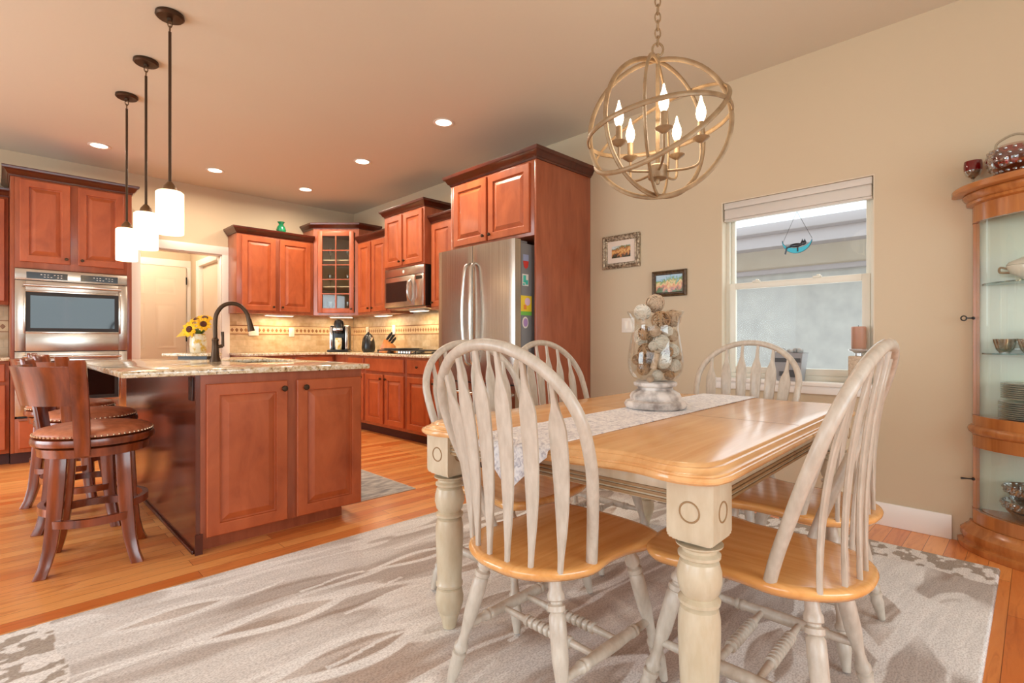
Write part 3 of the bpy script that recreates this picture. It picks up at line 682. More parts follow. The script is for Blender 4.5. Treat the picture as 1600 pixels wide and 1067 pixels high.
for d, s in ((dl, -1), (dr_, 1)):
    x = rw_ / 2 + s * 0.035; y = -rd - 0.012
    P = catmull([(x, y, 0.86), (x + s * 0.004, y - 0.045, 0.90), (x + s * 0.012, y - 0.062, 1.1), (x + s * 0.016, y - 0.068, 1.28), (x + s * 0.012, y - 0.062, 1.46), (x + s * 0.004, y - 0.045, 1.64), (x, y, 1.68)], 6)
    MB().tube(P, 0.012, 12).build('handle', 'steel_bar', d, label='curved steel handle')
P = catmull([(0.06, -rd - 0.002, 0.64), (0.08, -rd - 0.05, 0.64), (rw_ / 2, -rd - 0.075, 0.64), (rw_ - 0.08, -rd - 0.05, 0.64), (rw_ - 0.06, -rd - 0.002, 0.64)], 6)
MB().tube(P, 0.012, 12).build('handle', 'steel_bar', fz)
m = MB(); m.box(0.02, -rd + 0.03, 1.8005, 0.10, -rd + 0.12, 1.822); m.box(rw_ - 0.10, -rd + 0.072, 1.8005, rw_ - 0.02, -rd + 0.16, 1.822); m.build('hinge_cover', 'fridge_side', RF, bevel=0.003)
m = MB(); m.box(0.01, -rd + 0.05, 0.0, rw_ - 0.01, -rd + 0.09, 0.085); m.build('kick_grille', 'black', RF, smooth=0)
# magnets stuck on the refrigerator's near side (side faces -Y)
fy = 3.700 - (rw_ - 0.004) - 0.0005
def magnet(nm, lab, x, z, pieces):
    t = thing(nm, lab, 'magnet', (x, fy, z), 0, 'refrigerator magnets')
    for nme, mt, fn in pieces:
        m = MB(); fn(m); m.build(nme, mt, t, smooth=0)
magnet('shield_magnet', 'small red and blue shield magnet high on the refrigerator side', 2.885, 1.665, [('shield', 'mag_red', lambda m: m.prism_y([(-0.03, 0.0), (-0.02, -0.045), (0.0, -0.06), (0.022, -0.045), (0.03, 0.0)], -0.003, 0)), ('banner', 'mag_blue', lambda m: m.prism_y([(-0.03, 0.001), (0.03, 0.001), (0.03, 0.05), (-0.03, 0.05)], -0.003, 0))])
magnet('teal_magnet', 'teal and white square magnet on the refrigerator side', 2.88, 1.52, [('backing', 'white_mark', lambda m: m.box(-0.033, -0.002, -0.045, 0.033, 0, 0.045)), ('pattern', 'mag_teal', lambda m: (m.box(-0.025, -0.0035, -0.02, 0.005, -0.002, 0.035), m.box(0.0, -0.0035, -0.035, 0.028, -0.0021, 0.0), m.box(-0.028, -0.0035, -0.04, -0.008, -0.002, -0.026)))])
magnet('yellow_card_magnet', 'yellow picture card with green strip on the refrigerator side', 2.89, 1.325, [('card', 'mag_yellow', lambda m: m.box(-0.06, -0.002, -0.045, 0.06, 0, 0.075)), ('strip', 'mag_green', lambda m: m.box(-0.06, -0.0021, -0.075, 0.06, 0, -0.0455)), ('picture', 'mag_pink', lambda m: m.lathe([(0.03, 0), (0.03, 0.002), (0.001, 0.0021)], 18, m=Matrix.Translation((0.012, -0.0022, 0.03)) @ Matrix.Rotation(PI / 2, 4, 'X'))), ('shape', 'orange', lambda m: m.box(-0.03, -0.0035, -0.03, 0.0, -0.0022, 0.005))])
magnet('oval_magnet', 'pale pink oval magnet lowest on the refrigerator side', 2.88, 1.195, [('disc', 'white_mark', lambda m: m.lathe([(0.033, 0), (0.033, 0.002), (0.001, 0.0025)], 24, m=Matrix.Translation((0, 0, 0)) @ Matrix.Rotation(PI / 2, 4, 'X') @ Matrix.Diagonal((1, 1.35, 1, 1)))), ('centre', 'mag_purple', lambda m: m.lathe([(0.024, 0), (0.024, 0.0012), (0.001, 0.0015)], 24, m=Matrix.Translation((0, -0.0026, 0)) @ Matrix.Rotation(PI / 2, 4, 'X') @ Matrix.Diagonal((1, 1.35, 1, 1))))])

# base cabinets, right wall (front x 3.06) and back wall
bd = XB - GAP - 3.065
c = base_cab('cherry base cabinet with wide drawer under the cooktop', rw(5.505), RB, 0.845, bd, [(0.03, 0.40, 0.135, 0.68, 'rt'), (0.445, 0.815, 0.135, 0.68, 'lt')], [(0.03, 0.815, 0.715, 0.86, False)])
c = base_cab('cherry base cabinet between the cooktop and the refrigerator', rw(4.658), RB, 0.915, bd, [(0.03, 0.43, 0.135, 0.68, 'rt'), (0.475, 0.885, 0.135, 0.68, 'lt')], [(0.03, 0.43, 0.715, 0.86, True), (0.475, 0.885, 0.715, 0.86, True)])
c = base_cab('cherry base cabinet in the kitchen corner below the coffee maker', rw(6.825), RB, 1.318, bd, [(0.92, 1.29, 0.135, 0.68, 'rt')], [(0.92, 1.29, 0.715, 0.86, True)])
bda = YA - GAP - 6.265
c = base_cab('cherry base cabinet against the back wall right of the doorway', (2.01, YA - GAP, 0), 0, 1.05, bda, [(0.03, 0.50, 0.135, 0.68, 'rt'), (0.54, 1.01, 0.135, 0.68, 'lt')], [(0.03, 0.50, 0.715, 0.86, True), (0.54, 1.01, 0.715, 0.86, True)])
m = MB(); m.box(0, -0.008, 0.0, 0.16, -0.001, 0.06); vt = m.build('floor_vent', 'vent', bevel=0.002); vt.location = (2.93, 6.33, 0.02); tag(vt, 'small beige vent grille in the toe kick behind the island', 'vent')
ct = MB(); ct.prism([(1.995, YA - GAP), (1.995, 6.22), (3.025, 6.22), (3.025, 3.742), (XB - GAP, 3.742), (XB - GAP, YA - GAP)], 0.8848, 0.915)
tag(ct.build('countertop', 'granite', bevel=0.006), 'L-shaped granite countertop along the back and right kitchen walls', 'countertop')
# backsplash
def splash(name, loc, rz, w_, band=True):
    o = MB().box(0, -0.008, 0, w_, -0.0005, 0.468).build(name, 'tile', smooth=0); o.location = loc; o.rotation_euler = (0, 0, rz); struct(o)
    b_ = MB().box(0, -0.0105, 0.225, w_, -0.0082, 0.325).build('accent_border', 'tile_band', o, smooth=0)
    m = MB()
    for zz in (0.222, 0.325): m.box(0, -0.0125, zz, w_, -0.0082, zz + 0.009)
    n = int(w_ / 0.052)
    for i in range(n):
        x = 0.026 + i * 0.052; r_ = 0.021
        m.rings([[(x - r_, -0.0106, 0.275), (x, -0.0106, 0.275 - r_ * 1.25), (x + r_, -0.0106, 0.275), (x, -0.0106, 0.275 + r_ * 1.25)], [(x - r_ * .8, -0.0125, 0.275), (x, -0.0125, 0.275 - r_), (x + r_ * .8, -0.0125, 0.275), (x, -0.0125, 0.275 + r_)]])
    m.build('diamond_inlay', 'tile_dia', b_, smooth=0)
splash('backsplash_back', (2.002, YA, 0.9155), 0, XB - 2.002 - 0.012)
splash('backsplash_right', (XB, YA - 0.013, 0.9155), RB, YA - 0.013 - 3.74)
splash('backsplash_left', (-0.70, YA, 0.9155), 0, 0.792)
# outlets
def outlet(lab, loc, rz, gang=1):
    t = thing('power_outlet', lab, 'outlet', loc, rz, 'backsplash outlets'); w_ = 0.07 if gang == 1 else 0.118
    MB().box(-w_ / 2, -0.006, -0.058, w_ / 2, 0, 0.058).build('cover_plate', 'plastic_w', t, bevel=0.002)
    m = MB()
    for g in range(gang):
        x = 0 if gang == 1 else (-0.024 + 0.048 * g); m.box(x - 0.017, -0.0075, -0.034, x + 0.017, -0.006, 0.034)
    m.build('receptacle', 'plastic_w', t, bevel=0.001)
    return t
outlet('wide white outlet plate on the backsplash right of the doorway', (2.27, YA - 0.0126, 1.18), 0, 2)
outlet('single white outlet plate on the back wall under the wall cabinet', (2.735, YA - 0.0126, 1.17), 0)
outlet('white outlet plate in the kitchen corner behind the coffee maker', (3.36, YA - 0.0126, 1.18), 0)
outlet('white outlet plate on the right wall behind the black kettle', (XB - 0.0126, 6.42, 1.19), RB)
outlet('white outlet plate on the right wall behind the knife block', (XB - 0.0126, 5.76, 1.20), RB)
# under-cabinet lights
def uc(lab, loc, rz, L, pw):
    t = thing('undercabinet_light', lab, 'light', loc, rz, 'under-cabinet lights')
    MB().box(-L / 2, -0.04, -0.018, L / 2, 0.04, -0.001).build('housing', 'plastic_w', t, bevel=0.002)
    MB().box(-L / 2 + 0.01, -0.03, -0.021, L / 2 - 0.01, 0.03, -0.0185).build('diffuser', 'strip', t, smooth=0, label='glowing strip')
    l = bpy.data.lights.new('strip_glow', 'AREA'); l.shape = 'RECTANGLE'; l.size = L; l.size_y = 0.06; l.energy = pw; l.color = (1, 0.80, 0.52)
    o = bpy.data.objects.new('strip_glow', l); o.location = (0, 0, -0.024); o.parent = t; COL.objects.link(o)
uc('glowing strip under the two-door cabinet on the back wall', (2.52, YA - 0.17, 1.385), 0, 0.34, 2.6)
uc('glowing strip under the corner cabinet', (3.28, YA - 0.30, 1.385), -PI / 4, 0.30, 2.4)
uc('glowing strip under the cabinet left of the microwave', (XB - 0.17, 5.75, 1.385), RB, 0.32, 2.2)
uc('glowing strip below the microwave hood', (XB - 0.20, 4.93, 1.411), RB, 0.30, 2.6)

# ------------------------------------------------------------------ counter-top items
def coffee_maker():
    t = thing('coffee_maker', 'black coffee maker in the kitchen corner on the granite counter', 'coffee maker', (3.17, 6.36, 0.916), math.radians(-38))
    m = MB(); m.box(-0.12, 0.0, 0.03, 0.12, 0.14, 0.34); m.box(-0.13, -0.14, 0, 0.13, 0.14, 0.03); m.build('machine_body', 'black', t, bevel=0.012)
    MB().lathe([(0.055, 0.24), (0.062, 0.26), (0.062, 0.36), (0.05, 0.40), (0.02, 0.415)], 20, c=(0.0, -0.05, 0)).build('brew_head', 'black', t)
    MB().box(-0.058, -0.112, 0.27, 0.058, -0.102, 0.31).build('chrome_band', 'steel_bar', t, bevel=0.003, label='chrome front band')
    MB().box(-0.125, -0.02, 0.03, -0.085, 0.12, 0.32).build('water_tank', 'steel_bar', t, bevel=0.01, label='translucent gray water tank')
    MB().lathe([(0.035, 0.031), (0.042, 0.08), (0.045, 0.15), (0.04, 0.18)], 18, c=(0.0, -0.07, 0)).build('carafe', 'vase_paint', t, label='pale cup under the spout')
    MB().box(0.085, -0.09, 0.03, 0.118, 0.0, 0.33).build('side_column', 'steel', t, bevel=0.008)
coffee_maker()
t = thing('kettle', 'black electric kettle on the counter left of the knife block', 'kettle', (3.38, 6.00, 0.916))
MB().lathe([(0.07, 0), (0.078, 0.012), (0.084, 0.06), (0.078, 0.13), (0.058, 0.20), (0.03, 0.232), (0.012, 0.24), (0.012, 0.252), (0.001, 0.256)], 24).build('kettle_body', 'black', t)
MB().tube(catmull([(0.0, 0.075, 0.06), (0, 0.125, 0.08), (0, 0.13, 0.16), (0, 0.06, 0.205)], 6), 0.010, 10).build('handle', 'black', t)
MB().tube([(0.0, -0.06, 0.15), (0, -0.095, 0.19)], [0.018, 0.011], 10).build('spout', 'steel_bar', t)
t = thing('knife_block', 'light wooden knife block on the counter left of the cooktop', 'knife block', (3.36, 5.50, 0.916), math.radians(-45))
MB().prism_y([(-0.105, 0.0), (0.085, 0.0), (0.085, 0.075), (0.06, 0.10), (-0.035, 0.168)], -0.05, 0.05).build('block', 'knife_wood', t, bevel=0.004)
for i in range(3):
    for j in range(3):
        q = 0.2 + 0.3 * i; bx, by, bz = -0.035 + 0.095 * q, -0.03 + 0.03 * j, 0.168 - 0.068 * q
        d_ = Vector((0.582, 0, 0.813)); L = 0.09 + 0.02 * ((i + j) % 2) - 0.012 * i
        k = MB().tube([Vector((bx, by, bz)) + d_ * 0.003, Vector((bx, by, bz)) + d_ * L], [0.009, 0.012], 8, flat=(1, 0.75))
        k = k.build('kitchen_knife', 'black'); k.location = t.location; k.rotation_euler = t.rotation_euler
        tag(k, 'black-handled kitchen knife in the wooden block', 'knife', 'knives in the knife block')
# cooktop
t = thing('gas_cooktop', 'black gas cooktop set in the granite counter below the microwave', 'cooktop', (3.32, 4.93, 0.9155))
MB().box(-0.25, -0.39, 0, 0.25, 0.39, 0.008).build('glass_plate', 'black_gloss', t, bevel=0.003)
for k in range(3):
    m = MB(); y = -0.26 + 0.26 * k
    for a in (-0.115, 0.115): m.tube([(-0.22, y + a, 0.036), (0.22, y + a, 0.036)], 0.006, 8)
    for a in (-0.21, -0.07, 0.07, 0.21): m.tube([(a, y - 0.115, 0.036), (a, y + 0.115, 0.036)], 0.006, 8)
    for a in (-0.21, 0.21):
        for b in (-0.115, 0.115): m.tube([(a, y + b, 0.009), (a, y + b, 0.036)], 0.006, 8)
    m.build('grate', 'iron', t)
m = MB()
for k in range(3):
    for a in (-0.12, 0.12): m.lathe([(0.04, 0.009), (0.04, 0.018), (0.03, 0.024), (0.001, 0.025)], 16, c=(a, -0.26 + 0.26 * k, 0))
m.build('burners', 'iron', t)
for k in range(5):
    MB().lathe([(0.017, 0.009), (0.016, 0.03), (0.001, 0.031)], 14, c=(-0.232, -0.30 + 0.05 * k, 0)).build('control_knob', 'steel_bar', t)
g = MB(); g.box(-0.16, -0.12, 0, 0.16, 0.12, 0.016); g.box(-0.15, -0.20, 0.004, 0.15, -0.12, 0.012); g.box(-0.15, 0.12, 0.004, 0.15, 0.20, 0.012)
g = g.build('griddle', 'iron', bevel=0.004); g.location = (3.32, 5.14, 0.9585); tag(g, 'dark flat griddle resting on the far cooktop grates', 'griddle')
# green vase on top of the cabinet
gv = MB().lathe([(0.03, 0), (0.052, 0.02), (0.058, 0.045), (0.045, 0.085), (0.026, 0.11), (0.026, 0.12), (0.044, 0.145), (0.040, 0.147), (0.022, 0.12)], 24).build('glass_vase', 'green_glass')
gv.location = (2.52, 6.60, 2.3825); tag(gv, 'small green glass vase standing on the wall cabinet', 'vase')
# glasses in the corner cabinet
wg = MB().lathe([(0.032, 0), (0.030, 0.003), (0.004, 0.006), (0.004, 0.07), (0.02, 0.08), (0.036, 0.11), (0.034, 0.16), (0.032, 0.16), (0.033, 0.11), (0.003, 0.078)], 18).build('wine_glass', 'clear')
k = 0
for zz, wh in ((0.022, 'bottom'), (0.376, 'middle'), (0.716, 'top')):
    for q in (0.30, 0.70):
        px, py = dpt(DL * q, -0.13)
        o = wg if k == 0 else wg.copy()
        if k: COL.objects.link(o)
        o.location = (px, py, 1.385 + zz); k += 1
        tag(o, '%s wine glass on the %s shelf behind the corner cabinet glass door' % ('left' if q < .5 else 'right', wh), 'glass', 'glasses in the corner cabinet')

# ================================================================== island
IX0, IX1, IY0, IY1 = 0.70, 1.59, 2.91, 4.80
IS = thing('kitchen_island', 'large cherry kitchen island with two raised-panel doors facing the dining table', 'island', (IX0, IY0, 0))
iw, il = IX1 - IX0, IY1 - IY0
m = MB(); m.box(0.02, 0, 0.10, iw, il, 0.64); m.box(0.02, 0, 0.6402, iw, 0.58, 0.884); m.box(0.02, 1.40, 0.6402, iw, il, 0.884); m.box(0.02, 0.5802, 0.6402, 0.40, 1.3998, 0.884); m.box(0.86, 0.5802, 0.6402, iw, 1.3998, 0.884)
m.build('cabinet_body', 'cherry_frame', IS, smooth=0)
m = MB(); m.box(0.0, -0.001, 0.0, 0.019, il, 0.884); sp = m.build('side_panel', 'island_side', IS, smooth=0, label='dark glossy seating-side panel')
m = MB(); m.box(-0.012, 0.02, 0, -0.0005, il, 0.018); m.build('shoe_molding', 'cherry_dark', IS, bevel=0.003)
MB().box(0.02, 0.055, 0, iw - 0.10, il - 0.05, 0.10).build('toe_kick', 'cherry_frame', IS, smooth=0)
m = MB(); m.box(-0.004, -0.008, 0.0, 0.03, -0.002, 0.10); m.build('corner_block', 'cherry_dark', IS, smooth=0)
m = MB()
iz0, iz1 = 0.115, 0.838
for x0, x1, k in ((0.045, 0.440, 'r'), (0.492, 0.880, 'l')):
    d = door_mesh(x0, x1, 0.078, iz1, 0).build('door', 'cherry', IS, smooth=14); knob(d, x1 - 0.022 if k == 'r' else x0 + 0.045, 0.795, -0.02, 0.016)
m = MB(); m.box(0.02, 0, 0.072, iw, 0.05, 0.10); m.build('bottom_rail', 'cherry_frame', IS, smooth=0)
m = MB(); m.box(-0.007, 0.03, 0.755, -0.0005, 0.105, 0.872); o = m.build('outlet_plate', 'brown_plate', sp, bevel=0.002, label='dark brown outlet plate')
m = MB()
for z in (0.785, 0.84): m.box(-0.009, 0.052, z - 0.015, -0.007, 0.082, z + 0.015)
m.build('receptacle', 'black', o if False else sp, smooth=0)
# granite top with a sink cut-out
CX0, CX1, CY0, CY1 = 0.40, 1.625, 2.865, 4.87
SX0, SX1, SY0, SY1 = 1.13, 1.53, 3.52, 4.28
xs = [CX0, SX0, SX1, CX1]; ys = [CY0, SY0, SY1, CY1]; m = MB(); z0, z1 = 0.8848, 0.915
def grid_slab(xs, ys, z0, z1):
    vs = []; fs = []; idx = {}
    for k, z in enumerate((z0, z1)):
        for i, x in enumerate(xs):
            for j, y in enumerate(ys): idx[(i, j, k)] = len(vs); vs.append((x, y, z))
    hole = (1, 1)
    for i in range(3):
        for j in range(3):
            if (i, j) == hole: continue
            for k in (0, 1): fs.append((idx[i, j, k], idx[i + 1, j, k], idx[i + 1, j + 1, k], idx[i, j + 1, k]))
    def wall(a, b): fs.append((idx[a + (0,)], idx[b + (0,)], idx[b + (1,)], idx[a + (1,)]))
    for i in range(3): wall((i, 0), (i + 1, 0)); wall((i, 3), (i + 1, 3)); wall((0, i), (0, i + 1)); wall((3, i), (3, i + 1))
    for a, b in (((1, 1), (2, 1)), ((1, 2), (2, 2)), ((1, 1), (1, 2)), ((2, 1), (2, 2))): wall(a, b)
    return vs, fs
vs, fs = grid_slab(xs, ys, z0, z1); m.add(vs, fs)
tag(m.build('island_countertop', 'granite', bevel=0.007), 'thick speckled granite top overhanging the kitchen island', 'countertop')
m = MB(); bx0, bx1, by0, by1 = SX0 + 0.003, SX1 - 0.003, SY0 + 0.003, SY1 - 0.003
m.rings([[(bx0 + i, by0 + i, z), (bx1 - i, by0 + i, z), (bx1 - i, by1 - i, z), (bx0 + i, by1 - i, z)] for i, z in ((-0.018, 0.8835), (0.0, 0.8835), (0.012, 0.70), (0.05, 0.685))], cap0=False)
snk = m.build('kitchen_sink', 'steel_bar', smooth=30); tag(snk, 'steel sink basin set into the island granite beside the faucet', 'sink')
# faucet
FA = thing('kitchen_faucet', 'tall dark bronze gooseneck faucet on the island granite', 'faucet', (1.05, 3.88, 0.9155), math.radians(-22))
MB().lathe([(0.034, 0), (0.034, 0.008), (0.026, 0.03), (0.021, 0.09), (0.019, 0.135), (0.021, 0.14), (0.021, 0.15), (0.016, 0.155), (0.014, 0.16)], 20).build('faucet_body', 'bronze', FA)
P = catmull([(0, 0, 0.15), (0, 0, 0.27), (0.012, 0, 0.33), (0.05, 0, 0.378), (0.105, 0, 0.392), (0.155, 0, 0.372), (0.19, 0, 0.325), (0.203, 0, 0.275)], 8)
MB().tube(P, 0.0135, 14).build('spout', 'bronze', FA)
MB().tube([(0.202, 0, 0.285), (0.205, 0, 0.27), (0.212, 0, 0.235), (0.217, 0, 0.205)], [0.0155, 0.0165, 0.019, 0.023], 14).build('spray_head', 'bronze', FA)
m = MB(); m.tube([(0.016, 0, 0.10), (0.045, 0.0, 0.105)], 0.012, 12); m.tube([(0.045, 0, 0.10), (0.045, 0, 0.16), (0.042, 0, 0.20)], [0.009, 0.008, 0.010], 10); m.build('lever_handle', 'bronze', FA)
# granite tray on dark feet with sunflower vase
TR = thing('serving_tray', 'granite serving slab on dark feet carrying the sunflower vase', 'tray', (1.10, 4.66, 0.9155), math.radians(-44))
MB().box(-0.175, -0.10, 0.022, 0.175, 0.10, 0.044).build('slab', 'granite', TR, bevel=0.004)
m = MB(); m.box(-0.06, -0.085, 0, 0.16, -0.07, 0.0215); m.box(-0.06, 0.07, 0, 0.16, 0.085, 0.0215); m.box(-0.06, -0.07, 0.006, -0.045, 0.07, 0.0215); m.box(0.145, -0.07, 0.006, 0.16, 0.07, 0.0215); m.build('stand', 'black', TR, smooth=0)
VZ = 0.9155 + 0.0445; vp = Vector((1.10 + 0.045 * math.cos(math.radians(-44)), 4.66 + 0.045 * math.sin(math.radians(-44)), VZ))
fv = MB().lathe([(0.05, 0), (0.056, 0.01), (0.06, 0.06), (0.057, 0.11), (0.048, 0.135), (0.05, 0.148), (0.046, 0.149), (0.042, 0.13), (0.05, 0.06), (0.001, 0.01)], 24).build('flower_vase', 'vase_paint'); fv.location = vp
tag(fv, 'painted yellow and white ceramic vase on the granite slab', 'vase')
R_ = Vector((0.71, -0.704, 0)); T_ = Vector((-0.704, -0.71, 0)); U_ = Vector((0, 0, 1))
def sunflower(lab, off, d, size):
    c = vp + R_ * off[0] + U_ * off[1] + T_ * off[2]
    t = thing('sunflower', lab, 'flower', tuple(c), 0, 'sunflowers in the vase')
    d = (R_ * d[0] + U_ * d[1] + T_ * d[2]).normalized(); q = Vector((0, 0, 1)).rotation_difference(d).to_matrix().to_4x4()
    m = MB()
    for ring, (n, L, tilt) in enumerate(((15, 1.0, 0.15), (12, 0.84, 0.38))):
        for i in range(n):
            a = 2 * PI * (i + ring * 0.5) / n + 0.1 * ((i * 7) % 3); l = size * L * (0.9 + 0.12 * ((i * 5) % 3) / 2); wv = size * 0.17
            mt = q @ Matrix.Rotation(a, 4, 'Z')
            r0 = size * 0.36; pts = []
            for s, ww in ((0, .5), (0.35, 1), (0.7, .8), (1.0, 0.05)):
                x = r0 + (l - r0) * s; z = math.sin(tilt) * (l - r0) * s - 0.12 * size * s * s
                pts.append((x, ww * wv, z))
            vs = []
            for x, ww, z in pts: vs += [(x, -ww, z), (x, 0, z + 0.004), (x, ww, z), (x, 0, z - 0.002)]
            fs = []
            for k in range(3):
                for j in range(4): fs.append((k * 4 + j, k * 4 + (j + 1) % 4, k * 4 + 4 + (j + 1) % 4, k * 4 + 4 + j))
            m.add(vs, fs, mt)
    m.build('petals', 'petal', t)
    MB().lathe([(size * 0.40, -0.006), (size * 0.40, 0.004), (size * 0.30, 0.012), (0.001, 0.010)], 20, m=q).build('flower_centre', 'flower_c', t, label='dark brown seed head')
    st = vp + U_ * 0.14 + R_ * off[0] * 0.2 - c
    MB().tube(catmull([-d * 0.004, -d * 0.03 - U_ * 0.01, st], 5), 0.005, 8).build('stem', 'leaf', t)
sunflower('large front sunflower facing the camera above the painted vase', (-0.035, 0.185, 0.055), (-0.15, 0.15, 1), 0.066)
sunflower('sunflower on the right of the bunch beside the faucet', (0.058, 0.225, 0.03), (0.55, 0.25, 0.8), 0.06)
sunflower('sunflower at the back top left of the bunch', (-0.025, 0.265, -0.02), (-0.2, 0.9, 0.5), 0.058)
sunflower('sunflower at the back top right of the bunch', (0.035, 0.275, -0.03), (0.25, 0.9, 0.35), 0.058)
m = MB()
for k in range(7):
    a = 2 * PI * k / 7; ba = Vector((math.cos(a) * 0.02, math.sin(a) * 0.02, 0.14)); tip = ba + Vector((math.cos(a) * 0.055, math.sin(a) * 0.055, 0.06 - 0.02 * (k % 2)))
    s_ = Vector((-math.sin(a), math.cos(a), 0)) * 0.02; mid = (ba + tip) / 2 + Vector((0, 0, 0.015))
    m.add([ba, mid - s_, tip, mid + s_, mid + Vector((0, 0, -0.004))], [(0, 1, 2, 3), (0, 4, 1), (1, 4, 2), (2, 4, 3), (3, 4, 0)])
lf = m.build('foliage', 'leaf', fv, label='green leaves at the vase mouth')
m = MB(); tip = -R_ * 0.175 + U_ * 0.125; ba = -R_ * 0.05 + U_ * 0.152; mid = -R_ * 0.10 + U_ * 0.165
m.add([ba, mid + T_ * 0.02 + U_ * 0.02, tip, mid - T_ * 0.02 - U_ * 0.03, mid + T_ * 0.01 - U_ * 0.005], [(0, 1, 2, 3), (0, 4, 1), (1, 4, 2), (2, 4, 3), (3, 4, 0)])
m.build('pale_leaf', 'leaf_y', fv, label='long pale yellow leaf pointing left')

# ================================================================== pendants, cans, chandelier
def pendant(lab, x, y):
    t = thing('pendant_light', lab, 'pendant light', (x, y, H), 0, 'pendants over the island')
    MB().lathe([(0.068, -0.0005), (0.070, -0.016), (0.062, -0.024), (0.014, -0.026), (0.012, -0.04), (0.001, -0.041)], 28).build('canopy', 'bronze', t)
    m = MB()
    for k, z in enumerate((-0.055, -0.083)):
        pts = [((0.010 * math.cos(a) if k == 0 else 0), (0 if k == 0 else 0.010 * math.cos(a)), z + 0.019 * math.sin(a)) for a in [2 * PI * i / 12 for i in range(12)]]
        m.tube(pts, 0.003, 6, True)
    m.build('chain_link', 'bronze_lt', t)
    zb = 1.640 - H
    MB().tube([(0, 0, -0.098), (0, 0, zb + 0.262)], 0.0075, 12).build('rod', 'bronze', t)
    MB().lathe([(0.008, zb + 0.29), (0.014, zb + 0.285), (0.03, zb + 0.262), (0.034, zb + 0.245), (0.034, zb + 0.236), (0.001, zb + 0.236)], 20).build('fitter_cap', 'bronze_lt', t)
    MB().lathe([(0.022, zb + 0.236), (0.058, zb + 0.234), (0.067, zb + 0.226), (0.067, zb + 0.004), (0.064, zb), (0.062, zb + 0.004), (0.062, zb + 0.224), (0.022, zb + 0.230)], 32, cap0=False, cap1=False).build('lamp_shade', 'shade', t, label='glowing opal glass cylinder shade')
    MB().sphere((0, 0, zb + 0.13), 0.028).build('bulb', 'bulb', t)
    l = bpy.data.lights.new('pendant_glow', 'POINT'); l.energy = 2.6; l.color = (1, 0.86, 0.68); l.shadow_soft_size = 0.03
    o = bpy.data.objects.new('pendant_glow', l); o.location = (0, 0, zb + 0.085); o.parent = t; COL.objects.link(o)
pendant('nearest and highest-looking pendant with white cylinder shade over the island', 0.685, 3.362)
pendant('middle pendant of the three over the island', 0.69, 4.028)
pendant('farthest pendant, in front of the oven tower cabinet', 0.687, 4.693)
def can(lab, x, y, pw=13):
    t = thing('recessed_light', lab, 'ceiling light', (x, y, H), 0, 'recessed ceiling lights')
    MB().lathe([(0.062, -0.0005), (0.082, -0.0005), (0.086, -0.004), (0.080, -0.007), (0.064, -0.005)], 32, cap0=False, cap1=False).build('trim_ring', 'trim', t)
    MB().lathe([(0.064, -0.001), (0.064, -0.004), (0.001, -0.0045)], 28).build('lens', 'can_glow', t, label='glowing lens')
    l = bpy.data.lights.new('can_glow', 'AREA'); l.shape = 'DISK'; l.size = 0.12; l.energy = pw; l.color = (1, 0.88, 0.70); l.spread = math.radians(170)
    o = bpy.data.objects.new('can_glow', l); o.location = (0, 0, -0.012); o.parent = t; COL.objects.link(o)
can('recessed light nearest the oven tower, leftmost on the ceiling', 0.682, 6.07, 13)
can('recessed light above the kitchen doorway', 1.646, 6.09, 13)
can('recessed light nearest the kitchen corner', 2.613, 6.10, 13)
can('recessed light above the cooktop aisle, middle of the right-hand row', 2.61, 4.753)
can('recessed light nearest the camera, in front of the refrigerator', 2.618, 3.437)

CH = thing('orb_chandelier', 'champagne metal orb chandelier with candle bulbs above the dining table', 'chandelier', (1.90, 1.08, 1.909))
Rr = 0.272
def ring(nv, r, off=Vector((0, 0, 0)), rad=0.0075):
    n = Vector(nv).normalized(); a = n.orthogonal().normalized(); b = n.cross(a)
    m = MB(); m.tube([off + a * r * math.cos(2 * PI * i / 64) + b * r * math.sin(2 * PI * i / 64) for i in range(64)], rad, 8, True, flat=(1.35, 0.75))
    return m.build('orb_ring', 'gold', CH)
def vn(r, u, t): return R_ * r + U_ * u + T_ * t
T2 = T_ * 0.93 - U_ * 0.367; U2 = U_ * 0.93 + T_ * 0.367
def vn2(r, u, t): return R_ * r + U2 * u + T2 * t
ring(vn(0.50, 0.0, 0.866), Rr)
ring(vn(0.90, 0.0, 0.43), Rr - 0.004)
ring(vn(-0.35, 0.0, 0.94), Rr + 0.004)
ring(vn2(-0.56, 0.81, 0.16), Rr + 0.014)
ring(vn2(-0.14, 0.91, -0.38), Rr + 0.009)
MB().tube([(0, 0, 0.30), (0, 0, -0.15)], 0.008, 10).build('centre_rod', 'gold', CH)
MB().lathe([(0.006, -0.225), (0.010, -0.215), (0.008, -0.205), (0.036, -0.203), (0.038, -0.200), (0.038, -0.155), (0.034, -0.150), (0.01, -0.148)], 24).build('hub', 'gold', CH)
m = MB(); m.tube([Vector((0, 0, 0.318)) + R_ * 0.022 * math.cos(2 * PI * i / 16) + U_ * 0.026 * math.sin(2 * PI * i / 16) for i in range(16)], 0.0045, 8, True); m.build('hanging_loop', 'gold', CH)
m = MB(); z = 0.352; k = 0
while z < H - 1.909 - 0.03:
    ax = R_ if k % 2 else T_
    m.tube([Vector((0, 0, z)) + ax * 0.011 * math.cos(2 * PI * i / 12) + U_ * 0.021 * math.sin(2 * PI * i / 12) for i in range(12)], 0.0032, 6, True); z += 0.032; k += 1
m.build('chain', 'gold', CH)
MB().lathe([(0.06, H - 1.909 - 0.0005), (0.06, H - 1.909 - 0.02), (0.01, H - 1.909 - 0.035)], 24).build('canopy', 'gold', CH)
